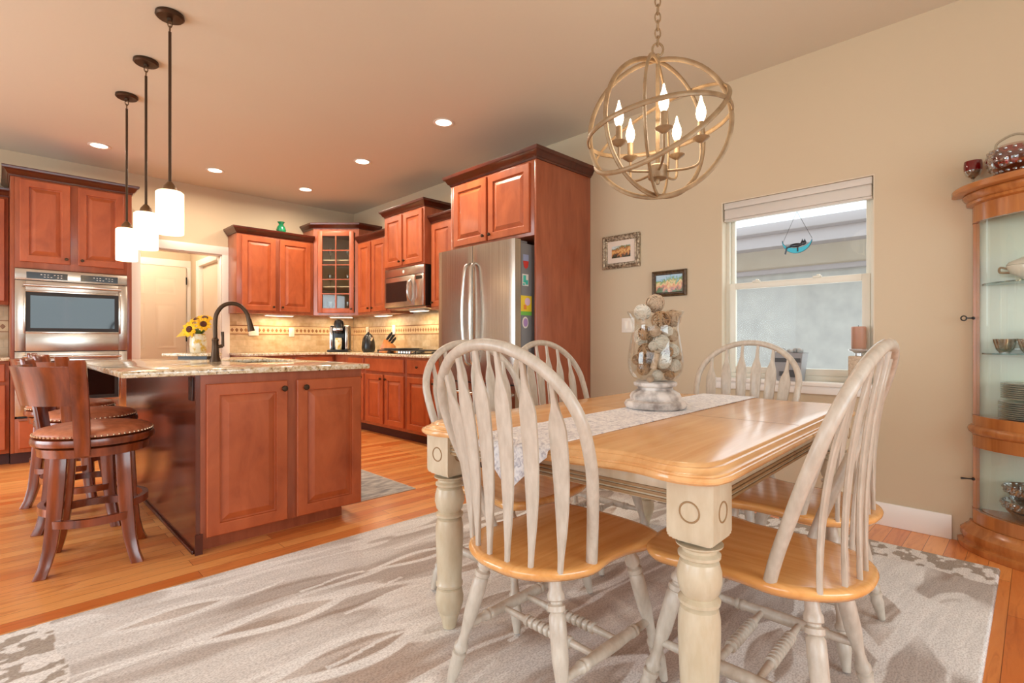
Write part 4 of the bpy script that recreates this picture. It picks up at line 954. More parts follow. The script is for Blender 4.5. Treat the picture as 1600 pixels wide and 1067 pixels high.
for k in range(5):
    th = math.radians(-80 + 72 * k); d = T_ * math.cos(th) + R_ * math.sin(th); rad = 0.165
    P = catmull([d * 0.03 + U_ * -0.175, d * 0.11 + U_ * -0.178, d * 0.155 + U_ * -0.165, d * rad + U_ * -0.13, d * rad + U_ * -0.075], 6)
    arm = MB().tube(P, 0.005, 8).build('candle_arm', 'gold', CH)
    c_ = d * rad
    MB().lathe([(0.006, -0.085), (0.014, -0.080), (0.031, -0.068), (0.033, -0.064), (0.012, -0.066)], 20, c=tuple(c_)).build('drip_pan', 'gold', arm)
    MB().lathe([(0.0125, -0.066), (0.0125, -0.005), (0.010, -0.002)], 14, c=tuple(c_)).build('candle_sleeve', 'gold', arm)
    MB().lathe([(0.009, -0.002), (0.016, 0.012), (0.0195, 0.03), (0.017, 0.05), (0.008, 0.075), (0.003, 0.098), (0.001, 0.102)], 16, c=tuple(c_)).build('flame_bulb', 'bulb', arm, label='lit flame-tip bulb')
l = bpy.data.lights.new('chandelier_glow', 'POINT'); l.energy = 6; l.color = (1, 0.80, 0.58); l.shadow_soft_size = 0.12
o = bpy.data.objects.new('chandelier_glow', l); o.location = (0, 0, 0.03); o.parent = CH; COL.objects.link(o)

# ================================================================== rugs
RX0, RX1, RY0, RY1 = -0.08, 3.27, 0.12, 2.59
import numpy as np
def vnoise(x, y, seed):
    g = np.random.default_rng(seed).random((64, 64)); xi = np.floor(x).astype(int); yi = np.floor(y).astype(int); fx = x - xi; fy = y - yi
    fx = fx * fx * (3 - 2 * fx); fy = fy * fy * (3 - 2 * fy)
    a = g[xi % 64, yi % 64]; b = g[(xi + 1) % 64, yi % 64]; c = g[xi % 64, (yi + 1) % 64]; d = g[(xi + 1) % 64, (yi + 1) % 64]
    return (a * (1 - fx) + b * fx) * (1 - fy) + (c * (1 - fx) + d * fx) * fy
def fbm(x, y, seed, n=4):
    t = 0; am = 0.5
    for k in range(n): t = t + am * vnoise(x * 2 ** k, y * 2 ** k, seed + k); am *= 0.5
    return t / (1 - 0.5 ** n)
def build_rug():
    hx_, hy_ = (RX1 - RX0) / 2, (RY1 - RY0) / 2; nx_, ny_ = 560, 412
    gx = np.linspace(-hx_, hx_, nx_); gy = np.linspace(-hy_, hy_, ny_); X, Y = np.meshgrid(gx, gy, indexing='ij')
    cx, cy = (RX0 + RX1) / 2, (RY0 + RY1) / 2; WX, WY = X + cx, Y + cy
    wob = (fbm(X * 1.3 + 9, Y * 1.3 + 4, 3) - 0.5) * 0.35
    th = math.radians(-3); U = X * math.cos(th) + Y * math.sin(th); V = -X * math.sin(th) + Y * math.cos(th) + wob * 0.35
    f = fbm(U * 1.3 + 20, V * 7.5 + 20, 11, 5); f2 = fbm(U * 3.2 + 7, V * 22 + 31, 23, 3)
    C = lambda *c: np.array(lin(c)[:3])
    def mix(a, b, t): return a + (b - a) * t[..., None]
    sm = lambda e0, e1, v: np.clip((v - e0) / (e1 - e0), 0, 1)
    col = mix(np.broadcast_to(C(198, 188, 181), X.shape + (3,)), C(230, 226, 222), sm(0.42, 0.62, f))
    warm = np.exp(-(((WX - 1.15) / 0.75) ** 2 + ((WY - 1.05) / 0.65) ** 2))
    col = mix(col, C(188, 158, 134), np.clip(warm * 0.75 * sm(0.62, 0.38, f + 0.1 * f2), 0, 1))
    col = mix(col, C(164, 144, 128), 0.6 * sm(0.60, 0.74, f2) * sm(0.56, 0.40, f))
    white = C(245, 243, 240)
    fl = np.abs(fbm(U * 1.0 + 3, V * 4.6 + 15, 41, 3) - 0.5)
    col = mix(col, white, 0.85 * sm(0.030, 0.018, fl))
    col = mix(col, white, 0.9 * sm(0.66, 0.70, fbm(U * 1.1 + 50, V * 4.2 + 2, 57, 3)))
    taupe = C(190, 174, 162)
    def petal(px, py, L, W, ang, rim=0.55, inner=True, flip=1):
        nonlocal col
        a = math.radians(ang); dx, dy = WX - px, WY - py + wob * 0.10
        u = (dx * math.cos(a) + dy * math.sin(a)) / L * flip; v = (-dx * math.sin(a) + dy * math.cos(a))
        s_ = np.clip((u + 1) / 2, 0, 1); w_ = W * np.sin(np.pi * s_ ** 1.35) ** 0.9 * ((u > -1) & (u < 1))
        col = mix(col, white, sm(0.0, 0.008, w_ - np.abs(v)))
        s2 = np.clip((u / 0.72 + 0.9) / 2, 0, 1); w2 = W * rim * np.sin(np.pi * s2 ** 1.3) * ((u > -0.65) & (u < 0.8))
        if inner:
            col = mix(col, mix(np.broadcast_to(taupe, X.shape + (3,)), C(216, 206, 198), sm(0.45, 0.6, f2)), sm(0.0, 0.006, w2 - np.abs(v)))
        tail = (np.abs(v - 0.02 * np.sin(u * 4)) < 0.009) & ((u > -2.0) & (u < -0.9) | (u > 0.9) & (u < 1.7))
        col = mix(col, white, tail * 0.9)
    for q in ((0.80, 1.62, 0.34, 0.115, -4), (0.72, 2.02, 0.33, 0.095, -5), (1.42, 2.12, 0.26, 0.065, -6), (1.55, 1.85, 0.30, 0.05, -3, 0.75), (0.55, 1.25, 0.36, 0.10, -2), (0.45, 2.32, 0.26, 0.07, -3), (1.35, 1.55, 0.30, 0.045, -6, 0.8), (2.1, 2.25, 0.34, 0.085, -4), (2.5, 1.85, 0.36, 0.10, 2),
              (2.35, 0.42, 0.36, 0.15, 12, 0.6), (2.80, 0.62, 0.22, 0.17, 60, 0.62), (2.85, 1.25, 0.34, 0.13, -10), (1.75, 0.62, 0.36, 0.13, 6), (1.15, 0.55, 0.36, 0.12, 4), (1.25, 0.95, 0.30, 0.09, -8), (2.2, 1.0, 0.34, 0.11, -4), (0.5, 0.7, 0.36, 0.11, -4), (1.9, 1.35, 0.32, 0.09, 4)): petal(*q)
    # big pale bands towards the window end
    blob = fbm(WX * 2.1 + 11, WY * 1.7 + 3, 77, 3)
    col = mix(col, white, 0.92 * sm(0.52, 0.535, blob) * sm(2.15, 2.35, WX) * sm(1.3, 1.0, WY))
    # patterned bands at both short ends
    edge = hx_ - 0.235 + 0.035 * (fbm(Y * 5 + 3, X * 0 + 2, 91, 2) - 0.5)
    band = np.abs(X) > edge
    vv = fbm(X * 20 + 5, Y * 30 + 8, 101, 2)
    bc = mix(np.broadcast_to(C(242, 238, 233), X.shape + (3,)), C(180, 168, 156), sm(0.555, 0.58, vv))
    col = np.where(band[..., None], bc, col)
    heather = fbm(U * 9 + 5, V * 70 + 9, 131, 2); col = col * (0.90 + 0.20 * heather)[..., None]
    me = bpy.data.meshes.new('area_rug'); n = nx_ * ny_
    Zt = np.full(X.shape, 0.011); Zt[0, :] = Zt[-1, :] = 0.0006; Zt[:, 0] = Zt[:, -1] = 0.0006
    co = np.stack([X, Y, Zt], -1).reshape(-1, 3)
    I, J = np.meshgrid(np.arange(nx_ - 1), np.arange(ny_ - 1), indexing='ij'); a = (I * ny_ + J).ravel()
    quads = np.stack([a, a + ny_, a + ny_ + 1, a + 1], -1)
    per = [(i, 0) for i in range(nx_)] + [(nx_ - 1, j) for j in range(1, ny_)] + [(i, ny_ - 1) for i in range(nx_ - 2, -1, -1)] + [(0, j) for j in range(ny_ - 2, 0, -1)]
    me.vertices.add(n); me.vertices.foreach_set('co', co.ravel())
    nq = len(quads); npi = len(per); me.loops.add(nq * 4 + npi); me.polygons.add(nq + 1)
    me.loops.foreach_set('vertex_index', np.concatenate([quads.ravel(), np.array([i * ny_ + j for i, j in per])[::-1]]))
    me.polygons.foreach_set('loop_start', np.concatenate([np.arange(nq) * 4, [nq * 4]]))
    me.update(calc_edges=True)
    at = me.attributes.new('weave', 'FLOAT_COLOR', 'POINT'); at.data.foreach_set('color', np.concatenate([col.reshape(-1, 3), np.ones((n, 1))], 1).ravel().astype(np.float32))
    me.materials.append(M['rug']); o = bpy.data.objects.new('area_rug', me); COL.objects.link(o); o.location = (cx, cy, 0); return o
tag(build_rug(), 'large cream and taupe abstract area rug under the dining table', 'rug')
km = MB().box(-0.24, -0.62, 0.0005, 0.24, 0.62, 0.009).build('kitchen_mat', 'mat', bevel=0.002); km.location = (1.88, 3.75, 0); tag(km, 'gray patterned kitchen mat on the floor right of the island', 'rug')
MB().box(-0.25, -0.63, 0.0004, 0.25, 0.63, 0.006).build('border', 'mat_edge', km, bevel=0.001)

# ================================================================== dining table
RUG = 0.011
TB = thing('dining_table', 'rectangular maple-topped dining table with cream turned legs', 'table', (1.921, 1.076, RUG), math.radians(2.5))
tz = 0.765 - RUG
def top_outline(hx, hy, n=10):
    # straight sides, serpentine ends with clipped corners
    e = [(hx - 0.09, -hy), (hx - 0.03, -hy + 0.016), (hx + 0.000, -hy + 0.065), (hx + 0.002, -hy + 0.12), (hx - 0.014, -hy + 0.19), (hx - 0.012, -hy + 0.26), (hx + 0.010, -hy + 0.36), (hx + 0.028, -hy + 0.46)]
    half = e + [(hx + 0.032, 0)] + [(x, -y) for x, y in reversed(e)]
    c = catmull([(x, y, 0) for x, y in half], 5); c = [(p.x, p.y) for p in c]
    return c + [(-x, -y) for x, y in c]
m = MB()
O = [(0.0, 0.000), (-0.012, 0.004), (-0.020, 0.010), (-0.020, 0.014), (-0.004, 0.016), (0.0, 0.020), (0.0, 0.026), (-0.003, 0.030), (-0.014, 0.033), (-0.016, 0.036)]
hx, hy = 0.825, 0.545
prof = [(-0.016, -0.044), (-0.004, -0.043), (0.002, -0.037), (0.003, -0.032), (0.0, -0.0255), (-0.007, -0.0245), (-0.007, -0.0205), (-0.015, -0.0185), (-0.021, -0.012), (-0.022, -0.0085), (-0.029, -0.0078), (-0.034, -0.002), (-0.040, 0.0)]
m.rings([[(x, y, tz + z) for x, y in top_outline(hx + o_, hy + o_)] for o_, z in prof])
m.build('tabletop', 'maple_top', TB, smooth=32)
m = MB(); m.box(-0.0012, -hy + 0.041, tz - 0.001, 0.0012, hy - 0.041, tz + 0.0004); m.box(-0.0012, -hy - 0.0034, tz - 0.037, 0.0012, -hy, tz - 0.027)
m.build('leaf_seam', 'groove', TB, smooth=0, label='thin dark leaf seam')
lx, ly = 0.725, 0.465; bh = 0.057
m = MB()
az0, az1 = 0.640 - RUG + 0.012, tz - 0.045
for s in (-1, 1):
    m.box(-lx + bh, s * (ly + 0.03) - 0.011, az0, lx - bh, s * (ly + 0.03) + 0.011, az1)
    m.box(s * (lx + 0.03) - 0.011, -ly + bh, az0, s * (lx + 0.03) + 0.011, ly - bh, az1)
ap = m.build('apron', 'cream', TB, bevel=0.002)
m = MB()
for s in (-1, 1):
    for zz in (az0 + 0.003, az0 + 0.016, az0 + 0.027):
        m.box(-lx + bh, s * (ly + 0.042) - 0.004, zz, lx - bh, s * (ly + 0.042) + 0.004, zz + 0.008)
        m.box(s * (lx + 0.042) - 0.004, -ly + bh, zz, s * (lx + 0.042) + 0.004, ly - bh, zz + 0.008)
m.build('apron_beading', 'groove', ap, bevel=0.002, label='glazed reeded beading')
leg_prof = [(0.001, 0), (0.024, 0.002), (0.027, 0.02), (0.034, 0.044), (0.037, 0.050), (0.037, 0.058), (0.042, 0.066), (0.050, 0.095), (0.051, 0.115), (0.045, 0.145), (0.039, 0.150), (0.048, 0.156), (0.049, 0.164), (0.045, 0.172), (0.044, 0.19), (0.047, 0.25), (0.050, 0.33), (0.0495, 0.37), (0.045, 0.395), (0.037, 0.402), (0.049, 0.408), (0.050, 0.416), (0.038, 0.424), (0.047, 0.436), (0.053, 0.462), (0.052, 0.485), (0.046, 0.508), (0.039, 0.514), (0.050, 0.520), (0.0505, 0.527), (0.041, 0.533), (0.041, 0.540), (0.055, 0.548), (0.056, 0.552), (0.001, 0.553)]
for sx in (-1, 1):
    for sy in (-1, 1):
        L = MB(); cx, cy = sx * lx, sy * ly
        L.lathe(leg_prof, 28, c=(cx, cy, 0))
        # square block with arched lower ends
        zb, zt = 0.553, tz - 0.045
        L.box(cx - bh, cy - bh, zb + 0.025, cx + bh, cy + bh, zt)
        for i in range(5):
            a0 = bh * math.sin(PI / 2 * (i + 1) / 6 + 0.22); L.box(cx - a0 * 0.98, cy - a0 * 0.98, zb + 0.005 * i - 0.001, cx + a0 * 0.98, cy + a0 * 0.98, zb + 0.005 * (i + 1))
        lg = L.build('leg', 'cream', TB, smooth=30)
        for nx_, ny_ in ((-1, 0), (1, 0), (0, -1), (0, 1)):
            pts = []
            for i in range(24):
                a = 2 * PI * i / 24; u_, v_ = 0.024 * math.cos(a), 0.024 * math.sin(a)
                pts.append((cx + nx_ * (bh + 0.0003) + (u_ if ny_ else 0), cy + ny_ * (bh + 0.0003) + (u_ if nx_ else 0), 0.637 + v_))
            MB().tube(pts, 0.0022, 6, True).build('rosette', 'groove', lg, label='carved ring rosette')
# runner on the table (lies along the table, pointed ends hanging over)
def runner():
    y0, y1 = -0.105, 0.165; yc = (y0 + y1) / 2; th = 0.0025; eps = 0.0015
    ex = hx + 0.036; rows = []
    def half(sgn):
        seq = [(0.0, 0), (0.3, 0), (0.6, 0), (hx - 0.01, 0), (ex - 0.028, -0.0012), (ex + 0.004, -0.014), (ex + 0.009, -0.030), (ex + 0.012, -0.055), (ex + 0.012, -0.095), (ex + 0.012, -0.14)]
        return [(sgn * a, b) for a, b in seq]
    pts = list(reversed(half(-1))) + half(1)[1:]
    n = 9; up = []; lo = []
    ring_t = []
    for (x, dz) in pts:
        drop = -dz; f = 1.0
        if drop > 0.03: f = max(0.04, 1 - (drop - 0.03) / 0.11)
        row = []
        for j in range(n):
            y = yc + (y1 - y0) / 2 * f * (2 * j / (n - 1) - 1)
            w_ = 0.0 if drop < 0.02 else 0.0022 * math.sin(j * 2.1)
            curve = -0.10 * (y) ** 2 if abs(x) > hx - 0.02 else 0
            row.append(((x + (w_ + curve) * (1 if x > 0 else -1)), y, tz + eps + dz))
        ring_t.append(row)
    m = MB(); N = len(pts)
    vs = []
    for row, (x, dz) in zip(ring_t, pts):
        vert = -dz > 0.012; ox, oz = ((th if x > 0 else -th), 0) if vert else (0, th)
        vs += [p for p in row] + [(p[0] + ox, p[1], p[2] + oz) for p in row]
    fs = []
    for i in range(N - 1):
        a, b = i * 2 * n, (i + 1) * 2 * n
        for j in range(n - 1):
            fs.append((a + j, a + j + 1, b + j + 1, b + j)); fs.append((a + n + j, b + n + j, b + n + j + 1, a + n + j + 1))
        fs.append((a, b, b + n, a + n)); fs.append((a + n - 1, a + 2 * n - 1, b + 2 * n - 1, b + n - 1))
    for a in (0, (N - 1) * 2 * n):
        for j in range(n - 1): fs.append((a + j, a + n + j, a + n + j + 1, a + j + 1))
    m.add(vs, fs); o = m.build('table_runner', 'runner', smooth=50); o.location = TB.location; o.rotation_euler = TB.rotation_euler
    tag(o, 'silvery white patterned runner with pointed hanging end on the dining table', 'table runner')
runner()

# ------------------------------------------------------------------ hurricane vase with balls
VX, VY, VB = 1.985, 1.14, 0.765 + 0.0045
hv = thing('hurricane_vase', 'clear flared glass vase on a whitewashed pedestal in the table centre', 'vase', (VX, VY, VB))
MB().lathe([(0.116, 0), (0.126, 0.006), (0.129, 0.018), (0.122, 0.031), (0.108, 0.035), (0.103, 0.038), (0.106, 0.050), (0.099, 0.064), (0.082, 0.074), (0.073, 0.079), (0.072, 0.089), (0.085, 0.093), (0.089, 0.099), (0.089, 0.108), (0.081, 0.113), (0.001, 0.114)], 36).build('pedestal', 'stone', hv, smooth=45, label='whitewashed stone pedestal')
GP = [(0.070, 0.115), (0.092, 0.128), (0.108, 0.155), (0.114, 0.19), (0.112, 0.23), (0.104, 0.28), (0.097, 0.32), (0.096, 0.345), (0.102, 0.375), (0.118, 0.405)]
gp = [(p.x, p.y) for p in catmull([(a, b, 0) for a, b in GP], 4)]
inner = [(a - 0.003, b + 0.001) for a, b in reversed(gp)]
MB().lathe(gp + [(gp[-1][0] - 0.001, gp[-1][1] + 0.002)] + inner, 40, cap0=False, cap1=False).build('glass_bowl', 'hurricane', hv, label='clear glass bowl with flared rim')
def gr(z):
    for (a, b), (c_, d) in zip(gp, gp[1:]):
        if b <= z <= d: return a + (c_ - a) * (z - b) / (d - b)
    return gp[-1][0] if z > gp[-1][1] else 0.06
def ball_mesh(kind, n):
    rnd = random.Random(kind); m = MB()
    if kind != 'vine': m.sphere((0, 0, 0), 0.84, n=14)
    for i in range(n):
        nv = Vector((rnd.uniform(-1, 1), rnd.uniform(-1, 1), rnd.uniform(-1, 1))).normalized(); a = nv.orthogonal().normalized(); b = nv.cross(a)
        rr = 0.88 + 0.04 * rnd.random(); w_ = rnd.uniform(0, 0.25)
        m.tube([(a * math.cos(t) + b * math.sin(t)) * rr * math.sqrt(1 - w_ * w_) + nv * (rr * w_ + 0.05 * math.sin(3 * t)) for t in [2 * PI * k / 20 for k in range(20)]], 0.075 if kind == 'rope' else 0.05, 5, True)
    return m
protos = {}
def deco_ball(kind, pos, r, lab, grp='decorative balls in the vase'):
    nm = {'rope': 'rope_ball', 'twig': 'twig_ball', 'vine': 'vine_ball'}[kind]
    if kind not in protos:
        o = ball_mesh(kind, {'rope': 16, 'twig': 15, 'vine': 17}[kind]).build(nm, {'rope': 'rope_w', 'twig': 'rope_t', 'vine': 'vine'}[kind], smooth=60); protos[kind] = o
    else:
        o = protos[kind].copy(); COL.objects.link(o)
    o.location = Vector((VX, VY, VB)) + R_ * pos[0] + T_ * pos[1] + U_ * pos[2]; o.scale = (r, r, r); o.rotation_euler = (pos[0] * 40, pos[1] * 33, pos[2] * 21)
    tag(o, lab, 'decorative ball', grp)
# (right, toward camera, up), radius
B = [('twig', (0.000, 0.000, 0.442), 0.042, 'brown twig ball at the very top of the vase pile'),
     ('rope', (-0.062, 0.030, 0.402), 0.036, 'speckled white ball at the top left of the vase pile'),
     ('vine', (0.008, 0.052, 0.368), 0.041, 'brown vine ball just under the topmost twig ball'),
     ('twig', (0.068, 0.012, 0.378), 0.040, 'tan twig ball at the right of the vase rim'),
     ('rope', (0.006, 0.060, 0.274), 0.038, 'cream rope ball in the front centre of the vase'),
     ('rope', (0.012, 0.072, 0.203), 0.037, 'cream rope ball directly below the front centre one'),
     ('rope', (0.066, 0.044, 0.180), 0.030, 'cream rope ball low on the right inside the vase'),
     ('rope', (0.058, 0.046, 0.243), 0.030, 'cream rope ball halfway up the right side of the vase'),
     ('vine', (-0.052, 0.048, 0.240), 0.036, 'dark vine ball halfway up the left side of the vase'),
     ('vine', (-0.054, 0.046, 0.315), 0.032, 'dark vine ball below the speckled white ball'),
     ('twig', (0.058, 0.044, 0.305), 0.028, 'tan twig ball behind the glass upper right'),
     ('vine', (-0.062, 0.050, 0.168), 0.030, 'dark vine ball low on the left inside the vase'),
     ('rope', (-0.008, 0.062, 0.142), 0.023, 'small cream ball at the bottom front of the vase'),
     ('vine', (0.046, 0.048, 0.140), 0.022, 'small dark vine ball at the bottom right of the vase'),
     ('vine', (0.034, 0.074, 0.238), 0.022, 'small brown vine ball between the two front cream balls'),
     ('rope', (-0.030, 0.078, 0.262), 0.020, 'small pale ball at the front left, halfway up the vase'),
     ('twig', (-0.020, 0.070, 0.322), 0.026, 'tan twig ball left of centre below the brown vine ball'),
     ('rope', (0.034, 0.060, 0.322), 0.024, 'pale ball right of centre below the brown vine ball'),
     ('vine', (-0.082, 0.026, 0.205), 0.024, 'small dark vine ball touching the left glass wall'),
     ('twig', (0.088, 0.014, 0.212), 0.021, 'small tan ball touching the right glass wall'),
     ('twig', (-0.040, 0.068, 0.128), 0.017, 'tiny twig ball at the bottom left of the vase'),
     ('twig', (-0.030, -0.045, 0.200), 0.050, 'twig ball at the back of the vase, lower half'),
     ('twig', (0.035, -0.050, 0.285), 0.044, 'twig ball at the back of the vase, upper right'),
     ('rope', (-0.040, -0.042, 0.300), 0.042, 'rope ball at the back of the vase, upper left'),
     ('twig', (0.050, -0.045, 0.180), 0.038, 'twig ball at the back of the vase, lower right')]
for b in B: deco_ball(*b)
st = MB().tube([Vector((VX, VY, VB)) + R_ * -0.032 + T_ * 0.084 + U_ * 0.17, Vector((VX, VY, VB)) + R_ * -0.018 + T_ * 0.096 + U_ * 0.232], [0.013, 0.011], 10).build('ribbed_pod', 'rope_t'); tag(st, 'short pale ribbed pod against the front of the vase glass', 'decoration')

# ================================================================== dining chairs
def chair_parts(root):
    zs = 0.470 - RUG
    half = [(-0.190, 0), (-0.182, 0.07), (-0.150, 0.135), (-0.090, 0.186), (-0.010, 0.214), (0.075, 0.204), (0.16, 0.207), (0.245, 0.230), (0.305, 0.220), (0.342, 0.170), (0.358, 0.09), (0.362, 0)]
    full = [(x, y, 0) for x, y in half] + [(x, -y, 0) for x, y in reversed(half[1:-1])]
    P = catmull(full, 4, True)
    def ins(d, z): 
        out = []
        for i, p in enumerate(P):
            t = (P[(i + 1) % len(P)] - P[i - 1]).normalized(); n = Vector((t.y, -t.x, 0))
            if n.dot(Vector((p.x - 0.08, p.y, 0))) < 0: n = -n
            out.append((p.x - n.x * d, p.y - n.y * d, z))
        return out
    m = MB(); m.rings([ins(0.035, zs - 0.034), ins(0.012, zs - 0.030), ins(0.002, zs - 0.018), ins(0.0, zs - 0.010), ins(0.003, zs - 0.004), ins(0.010, zs), ins(0.024, zs + 0.0005)])
    m.build('seat', 'maple', root, smooth=50, label='honey maple saddle seat')
    def bx(z): return -0.215 * ((z - zs) / (1.04 - zs)) ** 1.05 if z > zs else 0
    hw, zc, rz_ = 0.268, 0.82, 0.212
    side = [(zs - 0.01, 0.190), (0.53, 0.210), (0.63, 0.238), (0.73, 0.262)]
    pts = [(bx(z), y, z) for z, y in side] + [(bx(zc + rz_ * math.sin(a)), hw * math.cos(a), zc + rz_ * math.sin(a)) for a in [PI * i / 16 for i in range(17)]] + [(bx(z), -y, z) for z, y in reversed(side)]
    MB().tube(catmull(pts, 3), 0.0155, 12, flat=(1.0, 1.0)).build('back_bow', 'whitewash', root, smooth=60)
    fw = [(0, 0.0065), (0.08, 0.008), (0.2, 0.0150), (0.35, 0.0215), (0.5, 0.0255), (0.66, 0.028), (0.755, 0.028), (0.80, 0.023), (0.865, 0.0105), (0.92, 0.0085), (1, 0.0075)]
    ft = [(0, 0.0065), (0.12, 0.0065), (0.3, 0.006), (0.8, 0.0055), (0.9, 0.006), (1, 0.006)]
    def ip(tab, s):
        for (a, b), (c_, d) in zip(tab, tab[1:]):
            if a <= s <= c_: return b + (d - b) * (s - a) / (c_ - a)
        return tab[-1][1]
    for yb, yt, xb in ((0.170, 0.206, -0.105), (0.102, 0.126, -0.142), (0.034, 0.042, -0.160)):
        for s in (1, -1):
            ztop = zc + rz_ * math.sqrt(1 - (yt / hw) ** 2) - 0.006; xt = bx(ztop)
            pp = []; fl = []
            for i in range(33):
                q = i / 32; x = xb + (xt - xb) * q ** 1.15 + 0.016 * math.sin(PI * q) ; pp.append((x, s * (yb + (yt - yb) * q), zs - 0.006 + (ztop - zs + 0.006) * q)); fl.append((ip(fw, q), ip(ft, q)))
            MB().tube(pp, 1.0, 12, flat=fl, up=(0, 1, 0), sq=0.55).build('back_slat', 'whitewash', root, smooth=32)
    LP = [(0, 0.015), (0.09, 0.018), (0.11, 0.0225), (0.14, 0.0225), (0.15, 0.0155), (0.162, 0.0155), (0.172, 0.0225), (0.20, 0.0225), (0.21, 0.0175), (0.225, 0.022), (0.30, 0.0225), (0.46, 0.0215), (0.62, 0.0135), (0.69, 0.0165), (0.705, 0.0215), (0.73, 0.0215), (0.738, 0.0155), (0.75, 0.0155), (0.758, 0.0215), (0.785, 0.0215), (0.79, 0.018), (0.84, 0.0215), (0.90, 0.018), (1, 0.0115)]
    tops = {}
    for nm, x0, y0, x1, y1 in (('f', 0.235, 0.150, 0.335, 0.215), ('r', -0.075, 0.125, -0.145, 0.228)):
        for s in (1, -1):
            a, b = Vector((x0, s * y0, zs - 0.03)), Vector((x1, s * y1, 0.005)); tops[nm, s] = (a, b)
            MB().turned(a, b, LP, 16).build('leg', 'whitewash', root, smooth=38)
    SP = [(0, 0.010), (0.12, 0.0125), (0.17, 0.0125), (0.18, 0.017), (0.20, 0.017), (0.21, 0.0135), (0.222, 0.017), (0.24, 0.0175), (0.26, 0.0145), (0.42, 0.0175), (0.58, 0.0175), (0.74, 0.0145), (0.76, 0.0175), (0.778, 0.017), (0.79, 0.0135), (0.80, 0.017), (0.82, 0.017), (0.83, 0.0125), (0.88, 0.0125), (1, 0.010)]
    BP = [(0, 0.008), (0.22, 0.0105), (0.27, 0.0105)]
    for i in range(9):
        c_ = 0.28 + 0.055 * i; BP += [(c_, 0.0105), (c_ + 0.010, 0.0165), (c_ + 0.036, 0.0165), (c_ + 0.046, 0.0105)]
    BP += [(0.79, 0.0105), (1, 0.008)]
    sides = {}
    for s in (1, -1):
        fa = tops['f', s][0].lerp(tops['f', s][1], 0.56); ra = tops['r', s][0].lerp(tops['r', s][1], 0.56); sides[s] = (ra, fa)
        MB().turned(ra, fa, SP, 14).build('stretcher', 'whitewash', root, smooth=50)
    for q in (0.36, 0.62):
        a = sides[1][0].lerp(sides[1][1], q); b = sides[-1][0].lerp(sides[-1][1], q)
        MB().turned(a, b, BP, 12).build('stretcher', 'whitewash', root, smooth=50)
GC = 'arrow-back dining chairs around the table'
ch = thing('dining_chair', 'nearest white arrow-back dining chair at the near table end, back to the camera', 'chair', (1.12, 1.02, RUG), math.radians(0), GC)
chair_parts(ch)
copy_thing(ch, (1.53, 0.466, RUG), math.radians(91.5), 'white arrow-back dining chair on the right side nearest the near table corner', GC)
copy_thing(ch, (2.125, 0.56, RUG), math.radians(88.5), 'white dining chair on the right side, behind the nearer right chair', GC)
copy_thing(ch, (1.53, 1.635, RUG), math.radians(-90), 'white dining chair on the kitchen side, nearer of the two facing the refrigerator', GC)
copy_thing(ch, (2.12, 1.70, RUG), math.radians(-89), 'white dining chair on the kitchen side, farther one by the refrigerator panel', GC)
copy_thing(ch, (2.775, 1.125, RUG), math.radians(180), 'white dining chair at the far table end in front of the window', GC)

